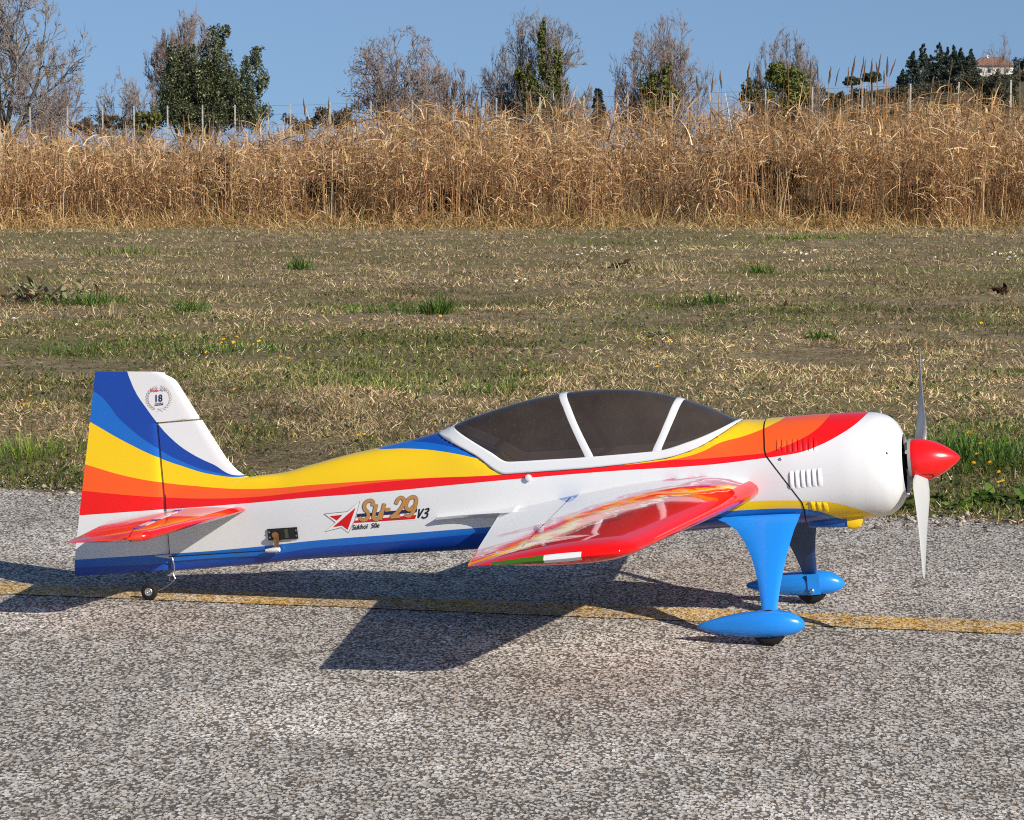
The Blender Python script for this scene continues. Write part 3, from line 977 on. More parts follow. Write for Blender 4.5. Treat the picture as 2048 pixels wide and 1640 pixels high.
# rudder servo, arm, cable, horn
sv = empty('servo'); sv.parent = root
def px_slab(pts, o0, o1):
    n_ = len(pts)
    return [trs(a, b, o1) for a, b in pts] + [trs(a, b, o0) for a, b in pts], [tuple(range(n_)), tuple(range(n_, 2 * n_))] + [(i, (i + 1) % n_, n_ + (i + 1) % n_, n_ + i) for i in range(n_)]
def lerp4(q, u, v): return tuple((1-u)*(1-v)*q[0][k] + u*(1-v)*q[1][k] + u*v*q[2][k] + (1-u)*v*q[3][k] for k in (0, 1))
SQ = [(534.5, 1058), (594, 1054), (597, 1077), (537, 1081)]
mk('servo_case', *px_slab(SQ, -.004, .0028), black, sv, smooth=False)
mk('servo_top', *px_slab([lerp4(SQ, .16, .06), lerp4(SQ, .9, .06), lerp4(SQ, .9, .94), lerp4(SQ, .16, .94)], .002, .0052), black, sv, smooth=False)
mk('badge', *px_slab([lerp4(SQ, .56, .1), lerp4(SQ, .68, .1), lerp4(SQ, .68, .9), lerp4(SQ, .56, .9)], .005, .0056), plain('badge_olive', (.07, .07, .035), .5), sv, smooth=False)
for u, vv_ in ((.07, .28), (.07, .74), (.955, .28), (.955, .74)):
    c = trs(*lerp4(SQ, u, vv_), .0028)
    mk('screw', *tube([c, c + (0, -.0016, 0)], .0017, 8), steel, sv)
arm = [(545, 1066), (551, 1063), (557, 1067), (558, 1080), (557, 1098), (553, 1103), (549, 1101), (548, 1085)]
mk('servo_arm', *px_slab(arm, .006, .0095), brass, sv, smooth=False)
c = trs(551, 1069, .005)
mk('arm_hub', *tube([c, c + (0, -.006, 0)], .0045, 12), brass, sv)
b0, b1 = trs(532, 1101.5, .008), trs(559, 1099, .008)
mk('ball_link', *tube([b0, b0 + (b1 - b0) * .3, b0 + (b1 - b0) * .8, b1], [.0028, .0036, .0046, .0036], 10), plain('nylon_white', (.72, .72, .70), .4), sv)
hz = at(338, 1113.5, -.016)
mk('pull_cable', *tube([b0 + (.002, 0, 0), hz], .0011, 6), black, sv)
hv = [at(311, 1111, -.0045), at(345, 1108, -.0045), at(346, 1113, -.0045), at(338, 1115, -.018), at(334, 1114, -.018)]
hv2 = [p + np.array([0, 0, -.0018]) for p in hv]
mk('rudder_horn', hv + hv2, [(0, 1, 2, 3, 4), (5, 6, 7, 8, 9)] + [(i, (i + 1) % 5, 5 + (i + 1) % 5, 5 + i) for i in range(5)], bpy.data.materials['nylon_white'], rud, smooth=False)

# lettering and emblems, flat film on the near side
def ribbon(pts, w):
    pts = [np.array(p, float) for p in pts]
    L, Rr = [], []
    for i, p in enumerate(pts):
        a, b = pts[max(0, i - 1)], pts[min(len(pts) - 1, i + 1)]
        d = (b - a) / (np.linalg.norm(b - a) + 1e-9); nrm = np.array([-d[1], d[0]])
        L.append(p + nrm * w / 2); Rr.append(p - nrm * w / 2)
    n_ = len(pts)
    return L + Rr, [(i, i + 1, n_ + i + 1, n_ + i) for i in range(n_ - 1)]
def decal(name, polys, mat, off, parent=None, cap=None):
    V, F = [], []
    for v, f in polys:
        b = len(V); V += [trs(p[0], p[1], off) for p in v]; F += [tuple(i + b for i in q) for q in f]
    return mk(name, V, F, mat, parent or root, smooth=False)
def smoothline(pts, n=8):
    pts = [np.array(p, float) for p in pts]
    out = []
    for i in range(len(pts) - 1):
        p0_, p1_, p2_, p3_ = pts[max(0, i - 1)], pts[i], pts[i + 1], pts[min(len(pts) - 1, i + 2)]
        for t in np.linspace(0, 1, n, endpoint=False):
            out.append(.5 * ((2 * p1_) + (-p0_ + p2_) * t + (2 * p0_ - 5 * p1_ + 4 * p2_ - p3_) * t * t + (-p0_ + 3 * p1_ - 3 * p2_ + p3_) * t ** 3))
    out.append(pts[-1]); return out
gold = plain('gold_print', s2l(186, 134, 76), .3); ink = plain('dark_print', (.012, .011, .016), .35); navy = plain('navy_print', (.018, .020, .085), .3)
rprint = plain('red_print', (.62, .006, .012), .3); wprint = plain('white_print', (.78, .77, .76), .3); gprint = plain('grey_print', (.20, .19, .185), .35)
cr = lambda x, y: (630 + x / 7.877, 970 + y / 7.877)       # coordinates read off the lettering
bars = empty('emblem'); bars.parent = root
quad = lambda *p: ([cr(*a) for a in p], [tuple(range(len(p)))])
decal('white_outline', [quad((145, 455), (515, 412), (712, 245), (690, 440), (1620, 360), (1620, 545), (610, 640), (530, 755), (420, 665), (150, 740), (322, 592))], wprint, .0004, bars)
star_o = [(145, 455), (510, 418), (712, 245), (625, 560), (528, 752), (415, 668), (155, 735), (322, 590)]
decal('star_outline', [ribbon([cr(*a) for a in star_o + [star_o[0]]], 1.1)], gprint, .0007, bars)
decal('star_point', [quad((232, 490), (435, 468), (345, 560))], rprint, .0007, bars)
decal('star_point', [quad((640, 355), (515, 705), (425, 640), (280, 665))], rprint, .0007, bars)
decal('stripe', [quad((665, 455), (1615, 372), (1600, 432), (650, 512))], navy, .0006, bars)
decal('stripe', [quad((625, 560), (1600, 470), (1575, 535), (615, 600))], rprint, .0006, bars)
S_ = smoothline([(905, 330), (915, 275), (880, 245), (815, 262), (778, 320), (790, 385), (835, 440), (835, 505), (790, 548), (735, 545), (700, 505)])
u_ = smoothline([(965, 300), (925, 480), (930, 530), (975, 545), (1010, 500), (1045, 420)]); u2 = [(1095, 290), (1030, 550)]
dsh = [(1100, 395), (1190, 388)]
t2 = smoothline([(1275, 300), (1310, 225), (1365, 200), (1405, 240), (1390, 310), (1310, 420), (1195, 510)]); t2b = [(1190, 505), (1340, 490)]
n9 = smoothline([(1560, 330), (1500, 390), (1445, 370), (1440, 290), (1490, 210), (1560, 190), (1595, 230), (1580, 330), (1540, 430), (1480, 490), (1410, 470)])
st = [S_, u_, u2, dsh, t2, t2b, n9]
decal('lettering', [ribbon([cr(*a) for a in s], 7.9) for s in st], plain('print_edge', (.10, .065, .035), .4), .0008, bars)
decal('lettering', [ribbon([cr(*a) for a in s], 6.5) for s in st], gold, .0011, bars)
V_ = [[(1645, 375), (1625, 520)], [(1625, 520), (1715, 372)]]
n3 = smoothline([(1740, 385), (1790, 370), (1785, 410), (1740, 440), (1775, 450), (1765, 495), (1715, 520), (1685, 495)])
decal('lettering', [ribbon([cr(*a) for a in s], 3.0) for s in V_ + [n3]], ink, .0009, bars)
def text_decal(txt, x0, y0, x1, y1, hgt, mat, off, parent, bold=.03, shear=.25):
    """letters running from photo point x0,y0 to x1,y1 along their base line"""
    cu = bpy.data.curves.new('lettering', 'FONT')
    cu.body = txt; cu.shear = shear; cu.offset = bold * .5
    tmp = bpy.data.objects.new('tmp', cu); C.objects.link(tmp)
    dg = bpy.context.evaluated_depsgraph_get()
    me = bpy.data.meshes.new_from_object(tmp.evaluated_get(dg))
    bpy.data.objects.remove(tmp)
    co = np.array([v_.co[:] for v_ in me.vertices])
    wX = co[:, 0].max()
    d = np.array([x1 - x0, y1 - y0]); nrm = np.array([d[1], -d[0]]) / np.linalg.norm(d)
    cap_ = .72
    V = []
    for c_ in co:
        p = np.array([x0, y0]) + d * (c_[0] / wX) + nrm * (c_[1] / cap_ * hgt)
        V.append(trs(p[0], p[1], off))
    fcs = [tuple(p_.vertices) for p_ in me.polygons]
    bpy.data.meshes.remove(me)
    return mk('lettering', V, fcs, mat, parent, smooth=False)
text_decal('Sukhoi  50e', *cr(582, 706), *cr(1020, 668), 10, ink, .0009, bars, .03, .3)
# laurel badge on the rudder
badge = empty('badge'); badge.parent = rud
fr_ = lambda x, y: (270 + x / 14.63, 740 + y / 14.63)
lau = plain('laurel_print', (.45, .36, .33), .4)
pol = []
for s in (-1, 1):
    for k in range(11):
        a = rad(-70 + k * 14)
        cx, cy = 700 + s * 330 * math.cos(a), 830 + 330 * math.sin(a)
        for w_, r_ in ((.45, 40), (-.5, -35)):
            dx, dy = s * (-math.sin(a)), math.cos(a)
            ex, ey = cx - dx * 85 + s * math.cos(a) * r_, cy - dy * 85 + math.sin(a) * r_
            pol.append(ribbon([fr_(cx, cy), fr_((cx + ex) / 2 + r_ * .3 * s, (cy + ey) / 2), fr_(ex, ey)], 1.1))
pol += [ribbon([fr_(780, 1120), fr_(640, 1220)], .9), ribbon([fr_(660, 1120), fr_(810, 1220)], .9)]
decal('laurel_wreath', pol, lau, .0004, badge)
text_decal('Seb', *fr_(435, 640), *fr_(690, 628), 5.5, rprint, .0005, badge, .03, .1)
text_decal('Art', *fr_(700, 628), *fr_(905, 620), 5.5, gprint, .0005, badge, .02, .2)
text_decal('18', *fr_(560, 930), *fr_(810, 915), 14, navy, .0005, badge, .05, .05)
text_decal('YEARS', *fr_(580, 1000), *fr_(830, 988), 2.8, navy, .0005, badge, .03, 0)
decal('stripe', [ribbon([fr_(580, 1030), fr_(830, 1012)], 1.8)], navy, .0005, badge)

# ------------------------------------------------------------------ plants made of ribbons
def ribbons(P, az, el0, el1, length, width, turn=0, K=4, taper=1.0, wmin=.08, roll=None):
    """P (n,3); blades start at elevation el0 and end at el1, az turning on the way -> verts (n*(2K)), quads"""
    n = len(P)
    t = np.linspace(0, 1, K)
    V = np.zeros((n, K, 2, 3), np.float32)
    cur = P.astype(float).copy()
    for k in range(K):
        el = el0 + (el1 - el0) * t[k]
        a = az + turn * t[k]
        d = np.stack([np.cos(el) * np.sin(a), np.cos(el) * np.cos(a), np.sin(el)], 1)
        if k: cur = cur + d * (length / (K - 1))[:, None]
        side = np.stack([np.cos(a), -np.sin(a), np.zeros(n)], 1)
        if roll is not None:
            nn = np.cross(d, side)
            side = side * np.cos(roll)[:, None] + nn * np.sin(roll)[:, None]
        w = width * np.clip(1 - taper * t[k] ** 1.6, wmin, 1)
        V[:, k, 0] = cur + side * (w / 2)[:, None]
        V[:, k, 1] = cur - side * (w / 2)[:, None]
    b = (np.arange(n) * (2 * K))[:, None]
    F = np.concatenate([b + np.array([[2 * k, 2 * k + 1, 2 * k + 3, 2 * k + 2]]) for k in range(K - 1)], 0)
    return V.reshape(-1, 3), F
def tints(n, K, pal, w, jitter=.25, rng=RNG):
    pal = np.array(pal)
    idx = rng.choice(len(pal), n, p=np.array(w) / sum(w))
    c = pal[idx] * (1 + jitter * (rng.random((n, 1)) * 2 - 1)) * (1 + .08 * (rng.random((n, 3)) * 2 - 1))
    return np.repeat(c, 2 * K, 0)

LEAF = leafmat('dry_blades', .30)
GREEN = leafmat('green_blades', .35, .5, .3)

def spread(n, y0, y1, x0=-700, x1=2750):
    px = RNG.uniform(x0, x1, n); py = RNG.uniform(y0, y1, n)
    r0 = (CAMH) / (((py - PH / 2) / FOC) * math.cos(TILT) + math.sin(TILT))
    # ground points for many pixels at once
    dy = math.cos(TILT) - math.sin(TILT) * ((py - PH / 2) / FOC)
    dz = -math.sin(TILT) - math.cos(TILT) * ((py - PH / 2) / FOC)
    k = -CAMH / dz
    return (px - PW / 2) / FOC * k, dy * k

# mown field: dry thatch, green blades, small round leaves
def patch(x, y):
    e = edge_dist(x, y)
    g = fnoise(x, y, 1.3, 1) * .62 + fnoise(x, y, .42, 4) * .42 + (fnoise(x, y, .15, 14) - .5) * .22
    g = g - .06 * np.clip((y - 10) / 6, 0, 1.4)
    g = g + .16 * np.exp(-(e / .55) ** 2) + .10 * np.exp(-((x - 1.4) / .5) ** 2 - ((y - 6.2) / .7) ** 2)
    return g
DRY = [s2l(190, 166, 126), s2l(166, 141, 102), s2l(208, 186, 148), s2l(130, 106, 74), s2l(92, 74, 50), s2l(222, 206, 174)]
GRN = [s2l(108, 116, 54), s2l(88, 96, 46), s2l(130, 134, 70), s2l(70, 78, 40), s2l(146, 142, 84)]

DRY = [s2l(188, 164, 126), s2l(164, 140, 104), s2l(206, 184, 146), s2l(132, 110, 78), s2l(88, 73, 50), s2l(224, 208, 176), s2l(128, 118, 72)]
def scatter(n, y1=1055):
    x, y = spread(n, 440, y1)
    e = edge_dist(x, y)
    k = (e > -.02 + .10 * (vnoise(x, y, .1, 8) - .5)) & (y < 27.5)
    k &= RNG.random(len(x)) < np.clip(.30 + e * 2.2, 0, 1)
    x, y = x[k], y[k]
    # thin and bare spots, thicker clumps
    k = RNG.random(len(x)) < np.clip(.18 + 2.6 * (fnoise(x, y, .34, 91) - .30) + .5 * (vnoise(x, y, .11, 95) - .5), .30, 1)
    x, y = x[k], y[k]
    g = patch(x, y)
    return x, y, RNG.random(len(x)) < np.clip((g - .46) * 2.8, .07, .80), (np.maximum(y, 6) / 8) ** .5
def blades(X, Y, sc_, K, len_, wid_, el_a, el_b, pal, w, mat, name, turn=1.6):
    n = len(X)
    P = np.stack([X, Y, field_base(X, Y)], 1)
    ln = RNG.uniform(*len_, n) * (.5 + 1.0 * fnoise(X, Y, .30, 12)) * sc_ ** .8
    el0 = RNG.uniform(*el_a, n); el1 = el0 - RNG.uniform(*el_b, n)
    V, F = ribbons(P, RNG.uniform(0, 2 * math.pi, n), el0, el1, ln, RNG.uniform(*wid_, n) * sc_, RNG.uniform(-turn, turn, n) if K > 2 else 0, K, .9, .18, RNG.uniform(-1.0, 1.0, n))
    V[:, 2] = np.maximum(V[:, 2], -.012)
    c = tints(n, K, pal, w, .3)
    # patchy field: paler straw and duller thatch zones
    zone = np.repeat(fnoise(X, Y, 2.1, 21), 2 * K)[:, None]
    zone2 = np.repeat(fnoise(X, Y, .45, 27), 2 * K)[:, None]
    zone3 = np.repeat(vnoise(X, Y, .16, 33), 2 * K)[:, None]
    c = c * np.clip(-.12 + .84 * zone + 1.20 * zone2 + .62 * zone3, .22, 1.9)
    tag(fast(name, V, F, mat, c), kind='stuff')
x, y, isg, sc_ = [np.concatenate(q) for q in zip(scatter(640000), scatter(120000, 620))]
k = ~isg
blades(x[k], y[k], sc_[k], 2, (.008, .028), (.0021, .0045), (rad(-18), rad(58)), (0, .01), DRY, [3, 3, 1.5, 2.5, 2, .5, 1.5], LEAF, 'dry_thatch')
blades(x[isg], y[isg], sc_[isg], 2, (.010, .030), (.0020, .0042), (rad(15), rad(82)), (0, .01), GRN, [3, 3, 2, 2, 1], GREEN, 'green_grass')
x, y, isg, sc_ = scatter(150000)
k = ~isg
blades(x[k], y[k], sc_[k], 3, (.012, .040), (.0016, .0036), (rad(5), rad(66)), (rad(20), rad(125)), DRY, [3, 2.5, 2.5, 2, 1, 1, .8], LEAF, 'dry_grass')
blades(x[isg], y[isg], sc_[isg], 3, (.016, .042), (.0020, .0038), (rad(25), rad(85)), (rad(10), rad(70)), GRN, [3, 3, 2, 2, 1], GREEN, 'grass_blades', .6)
# round leaves of clover and plantain
x, y = spread(70000, 540, 1050)
e = edge_dist(x, y)
g = patch(x, y)
k = (e > .0) & (RNG.random(len(x)) < np.clip((g - .49) * 2.6, .03, .8))
x, y = x[k], y[k]; n = len(x)
r = RNG.uniform(.0028, .0075, n)
th = RNG.uniform(0, 2 * math.pi, n)
nx, ny = RNG.uniform(-.7, .7, n), RNG.uniform(-.9, .4, n)
z0 = field_base(x, y) + RNG.uniform(.006, .030, n)
V = []
for j in range(5):
    a = th + j * 2 * math.pi / 5
    dx, dy = r * np.cos(a), r * np.sin(a)
    V.append(np.stack([x + dx, y + dy, z0 - nx * dx - ny * dy], 1))
V = np.stack(V, 1).reshape(-1, 3)
F = (np.arange(n) * 5)[:, None] + np.arange(5)[None]
pal = np.array([s2l(66, 82, 36), s2l(86, 98, 46), s2l(50, 62, 30), s2l(112, 112, 60)])
c = np.repeat(pal[RNG.integers(0, 4, n)] * RNG.uniform(.7, 1.25, (n, 1)), 5, 0)
tag(fast('clover', V, F, GREEN, c), kind='stuff')

# crumbs of asphalt and pebbles along the runway's edge
n = 5200
t = RNG.uniform(-2.5, 5.5, n); off = RNG.normal(-.01, .085, n) - .12 * RNG.random(n) ** 4
base = E0[None] + ED[None] * t[:, None] + EN[None] * off[:, None]
r = RNG.gamma(1.6, .0014, n) + .0012 + .006 * (RNG.random(n) < .02)
ico = np.array([(0, 0, 1), (.9, 0, .2), (.28, .85, .25), (-.72, .53, .15), (-.72, -.53, .3), (.28, -.85, .2), (0, 0, -.6)])
fi = [(0, 1, 2), (0, 2, 3), (0, 3, 4), (0, 4, 5), (0, 5, 1), (6, 2, 1), (6, 3, 2), (6, 4, 3), (6, 5, 4), (6, 1, 5)]
V = base[:, None, :] + (ico[None] * (1 + .35 * RNG.uniform(-1, 1, (n, 7, 1)))) * r[:, None, None] * np.array([1, 1, .7])
V[:, :, 2] += .002
F = ((np.arange(n) * 7)[:, None, None] + np.array(fi)[None]).reshape(-1, 3)
c = np.repeat(np.array([s2l(160, 152, 138), s2l(130, 122, 110), s2l(100, 90, 80), s2l(182, 174, 162)])[RNG.integers(0, 4, n)], 7, 0)
gm = M('pebble'); gm.set(gm.new('ShaderNodeAttribute', attribute_name='tint').outputs['Color'], .9, spec=.2)
tag(fast('gravel', V.reshape(-1, 3), F, gm.m, c), kind='stuff')

# ------------------------------------------------------------------ the reed bed
TOP = pchip([-600, 0, 300, 500, 650, 750, 830, 900, 1000, 1150, 1250, 1350, 1500, 1650, 1800, 1950, 2048, 2700], [222, 228, 234, 234, 218, 200, 180, 178, 188, 190, 178, 164, 164, 170, 160, 158, 170, 176])
def reed_h(X, Y):
    px = PW / 2 + X / np.maximum(Y, 1) * FOC
    return CAMH + (HOR - TOP(px)) * 29.5 / FOC
YF = 26.3
def bed(n):
    X = RNG.uniform(-9.5, 9.5, n); Y = YF + 5.5 * RNG.random(n) ** 1.5 + .35 * (vnoise(X, 0, .7, 31) - .5)
    hole = fnoise(X, Y, 1.25, 33) + .25 * (fnoise(X, Y, .4, 37) - .5)
    k = (hole > .40) | (RNG.random(n) < .14)
    return X[k], Y[k], hole[k]
STRAW = [s2l(222, 190, 142), s2l(206, 169, 118), s2l(188, 148, 100), s2l(160, 121, 82), s2l(234, 211, 172), s2l(128, 97, 68)]
X, Y, hl = bed(12000)
n = len(X)
Hh = reed_h(X, Y) * RNG.uniform(.72, 1.04, n) * (.90 + .25 * (fnoise(X, Y, .8, 41) - .3)) * np.clip(.70 + (Y - YF) * .22, .7, 1)
P = np.stack([X, Y, np.full(n, -.01)], 1)
K = 4
lean = RNG.normal(0, .10, n)
V, F = ribbons(P, RNG.uniform(0, 2 * math.pi, n), np.full(n, rad(88)), rad(88) - np.abs(RNG.normal(.28, .30, n)), Hh, RNG.uniform(.004, .0075, n), 0, K, .55, .3)
cs_ = tints(n, K, STRAW, [1, 2, 3, 3, .4, 2.4], .25)
allV, allF, allC = [V], [F], [cs_]
# leaves
per = 10
Xl, Yl, Hl = np.repeat(X, per), np.repeat(Y, per), np.repeat(Hh, per)
n = len(Xl)
zf = RNG.random(n) ** 1.05
P = np.stack([Xl + RNG.normal(0, .03, n), Yl + RNG.normal(0, .03, n), Hl * (.06 + .84 * zf)], 1)
# dark hollows low in the bed
keep = np.ones(n, bool)
for hx, hw, hz_, hd in ((920, 75, .45, 2.0), (1530, 80, .60, 2.2), (1630, 70, .42, 1.8), (640, 60, .42, 1.4), (1770, 60, .45, 1.6), (420, 80, .34, 1.2), (180, 70, .34, 1.2), (1290, 70, .40, 1.4), (1960, 80, .45, 1.6), (1120, 60, .32, 1.2)):
    x0_ = (hx - PW / 2) / FOC * 27; w_ = hw / FOC * 27
    keep &= ~((np.abs(P[:, 0] - x0_) < w_ * (1 - .4 * (P[:, 2] / hz_))) & (P[:, 2] < hz_) & (P[:, 2] > .10) & (P[:, 1] < YF + hd) & (RNG.random(n) < .93))
P, Hl = P[keep], Hl[keep]; n = len(P)
el0 = RNG.uniform(rad(15), rad(84), n)
K = 4
ln = RNG.uniform(.10, .34, n) * np.clip(Hl, .5, 1.2)
V, F = ribbons(P, RNG.uniform(0, 2 * math.pi, n), el0, el0 - RNG.uniform(rad(15), rad(150), n), ln, RNG.uniform(.006, .0165, n), RNG.uniform(-1.2, 1.2, n), K, .9, .08, RNG.uniform(-.9, .9, n))
V[:, 2] = np.maximum(V[:, 2], -.01)
c = tints(n, K, STRAW, [2.2, 3, 3, 2, 1.4, 1], .28)
# tops are more orange, the foot paler and greyer
hrel = np.repeat(np.clip(P[:, 2] / 1.1, 0, 1), 2 * K)[:, None]
lum = c.mean(1, keepdims=True)
c = 1.03 * (lum + (c - lum) * .90) * (1 - .10 * hrel * np.array([[0, .5, 1.4]]))
allV.append(V); allF.append(F); allC.append(c)
o = 0
FF = []
for v_, f_ in zip(allV, allF):
    FF.append(f_ + o); o += len(v_)
tag(fast('reeds', np.concatenate(allV), np.concatenate(FF), LEAF, np.concatenate(allC)), kind='stuff')
# dark bramble thickets caught in the reeds
BRD = [s2l(92, 68, 48), s2l(70, 52, 38), s2l(120, 92, 64), s2l(56, 43, 33)]
THICKETS = ((915, 398, 64, 30, 'dark bramble thicket low in the reeds behind the canopy'), (1535, 352, 62, 56, 'largest and tallest dark bramble thicket in the reeds, above the engine cowl'), (1632, 412, 70, 26, 'low dark bramble thicket right of the tallest one'),
            (655, 362, 40, 40, 'dark bramble thicket in the reeds left of centre'), (430, 350, 52, 40, 'brown bramble thicket in the reeds above the tail'), (1880, 372, 50, 36, 'dark bramble thicket in the reeds at the right'))
# pale grass skirt in front of them
n = 38000
X = RNG.uniform(-9.5, 9.5, n); Y = YF - .25 + np.abs(RNG.normal(0, .45, n)) - 2.6 * RNG.random(n) ** 4
P = np.stack([X, Y, np.full(n, -.005)], 1)
el0 = RNG.uniform(rad(25), rad(88), n)
hh = RNG.uniform(.08, .46, n) * (.5 + .9 * fnoise(X, Y, .9, 51)) * np.clip((Y - YF + .9) / .8, .22, 1)
V, F = ribbons(P, RNG.uniform(0, 2 * math.pi, n), el0, el0 - RNG.uniform(.2, 2.2, n), hh, RNG.uniform(.004, .011, n), RNG.uniform(-1.1, 1.1, n), 4, .9, .1, RNG.uniform(-.8, .8, n))
c = tints(n, 4, [s2l(214, 186, 136), s2l(196, 164, 112), s2l(172, 140, 92), s2l(150, 118, 78), s2l(140, 136, 76)], [3, 3, 2, 1, .5], .25)
tag(fast('straw', V, F, LEAF, c), kind='stuff')
# brown litter floor below the reeds
X0 = np.linspace(-9.8, 9.8, 80); Y0 = np.linspace(YF + .1, YF + 6.5, 24)
v = [(a, b, .012 + .10 * fnoise(a, b, .7, 61) * min(1, (b - YF) / .8)) for b in Y0 for a in X0]
m = M('litter'); nz = m.noise(m.coord(), 30, 4, .6)
m.set(m.mix(nz, (.035, .024, .014), (.13, .09, .05)), .95, spec=.1)
tag(mk('reed_litter', v, grid_faces(24, 80), m.m), kind='structure')

# tall stalks with dark seed heads over the reeds, each its own
seed_m = plain('seed_head_brown', (.12, .078, .045), .9, spec=.1, var=.5)
stem_m = plain('stalk_straw', s2l(176, 134, 80), .8, spec=.2)
heads = [(1489, 190, 1500, 122), (1527, 200, 1519, 140), (1578, 195, 1576, 125), (1622, 185, 1621, 118), (1639, 190, 1634, 120), (1655, 190, 1662, 132), (1665, 195, 1679, 136), (1697, 190, 1711, 111), (1694, 200, 1697, 133), (1716, 190, 1729, 110), (1722, 195, 1732, 118), (1738, 185, 1745, 116),
         (1750, 180, 1762, 107), (1757, 175, 1752, 122), (1773, 180, 1775, 112), (1771, 175, 1792, 117), (1768, 185, 1768, 140), (1895, 175, 1905, 118), (1860, 190, 1868, 150), (1445, 200, 1440, 140), (1400, 200, 1393, 150), (1422, 205, 1426, 152), (2040, 190, 2039, 118),
         (962, 240, 964, 175), (985, 235, 988, 180), (1000, 240, 1003, 190), (905, 230, 912, 160), (878, 230, 880, 165), (945, 240, 958, 178), (1232, 215, 1233, 165), (1338, 200, 1341, 150), (1368, 200, 1362, 150),
         (540, 262, 537, 203), (613, 255, 607, 196), (655, 250, 658, 193), (690, 250, 694, 205), (310, 265, 314, 208), (370, 262, 366, 228), (425, 262, 428, 222), (720, 245, 717, 196)]
for i, (ax_, ay_, bx_, by_) in enumerate(heads):
    d = random.uniform(27.5, 29.5)
    A, B = far(ax_, ay_, d), far(bx_, by_, d)
    foot = np.array([A[0] - (B[0] - A[0]) * .8, d + random.uniform(-.1, .1), 0])
    st_ = empty('reed_stalk', foot)
    place = ('against the evergreen and the brambles' if ax_ < 560 else 'between the evergreen and the wide bushy tree' if ax_ < 760 else 'before the low brown tree' if ax_ < 1100
             else 'before the second ivy clad tree' if ax_ < 1460 else 'around the squared ivy mass' if ax_ < 1600 else 'fanned against the sky by the umbrella pines' if ax_ < 1800 else 'before the hill with the house')
    tag(st_, 'dark seed head on a tall reed, ' + place, 'reed', 'seed heads rising above the reed bed')
    Hd = B - (B - A) * .62
    mk('stem', *tube([np.zeros(3), (A - foot) * .6 + np.array([0, 0, .02]), Hd - foot], [.005, .004, .003], 5), stem_m, st_)
    rr = random.uniform(.007, .0115)
    pts = [Hd - foot + (B - Hd) * t + np.array([random.uniform(-.004, .004), 0, 0]) for t in np.linspace(0, 1, 7)]
    mk('seed_head', *tube(pts, [.004, rr * .8, rr, rr * 1.05, rr * .85, rr * .5, .002], 6), seed_m, st_)

# ------------------------------------------------------------------ trees
class Twigs:
    def __init__(self): self.V, self.F, self.n = [], [], 0
    def add(self, V, F):
        self.V.append(V); self.F.append(F + self.n); self.n += len(V)
    def seg(self, pts, radii, k=4):
        v, f = tube(pts, radii, k)
        f = [q for q in f if len(q) == 4]
        self.add(np.array(v), np.array(f))
def tubes(pts, radii, k):
    """many branches at once: pts (n, m, 3), radii (n, m)"""
    n, m_, _ = pts.shape
    d = np.gradient(pts, axis=1); d /= np.linalg.norm(d, axis=2, keepdims=True) + 1e-9
    u = np.cross(d, np.array([.81, .33, .22])); u /= np.linalg.norm(u, axis=2, keepdims=True) + 1e-9
    w = np.cross(d, u)
    a = np.arange(k) * 2 * math.pi / k
    V = pts[:, :, None] + radii[:, :, None, None] * (np.cos(a)[None, None, :, None] * u[:, :, None] + np.sin(a)[None, None, :, None] * w[:, :, None])
    base = np.arange(n)[:, None, None] * (m_ * k) + np.arange(m_ - 1)[None, :, None] * k
    j = np.arange(k)[None, None]; j2 = (j + 1) % k
    F = np.stack([base + j, base + j2, base + k + j2, base + k + j], -1).reshape(-1, 4)
    return V.reshape(-1, 3), F
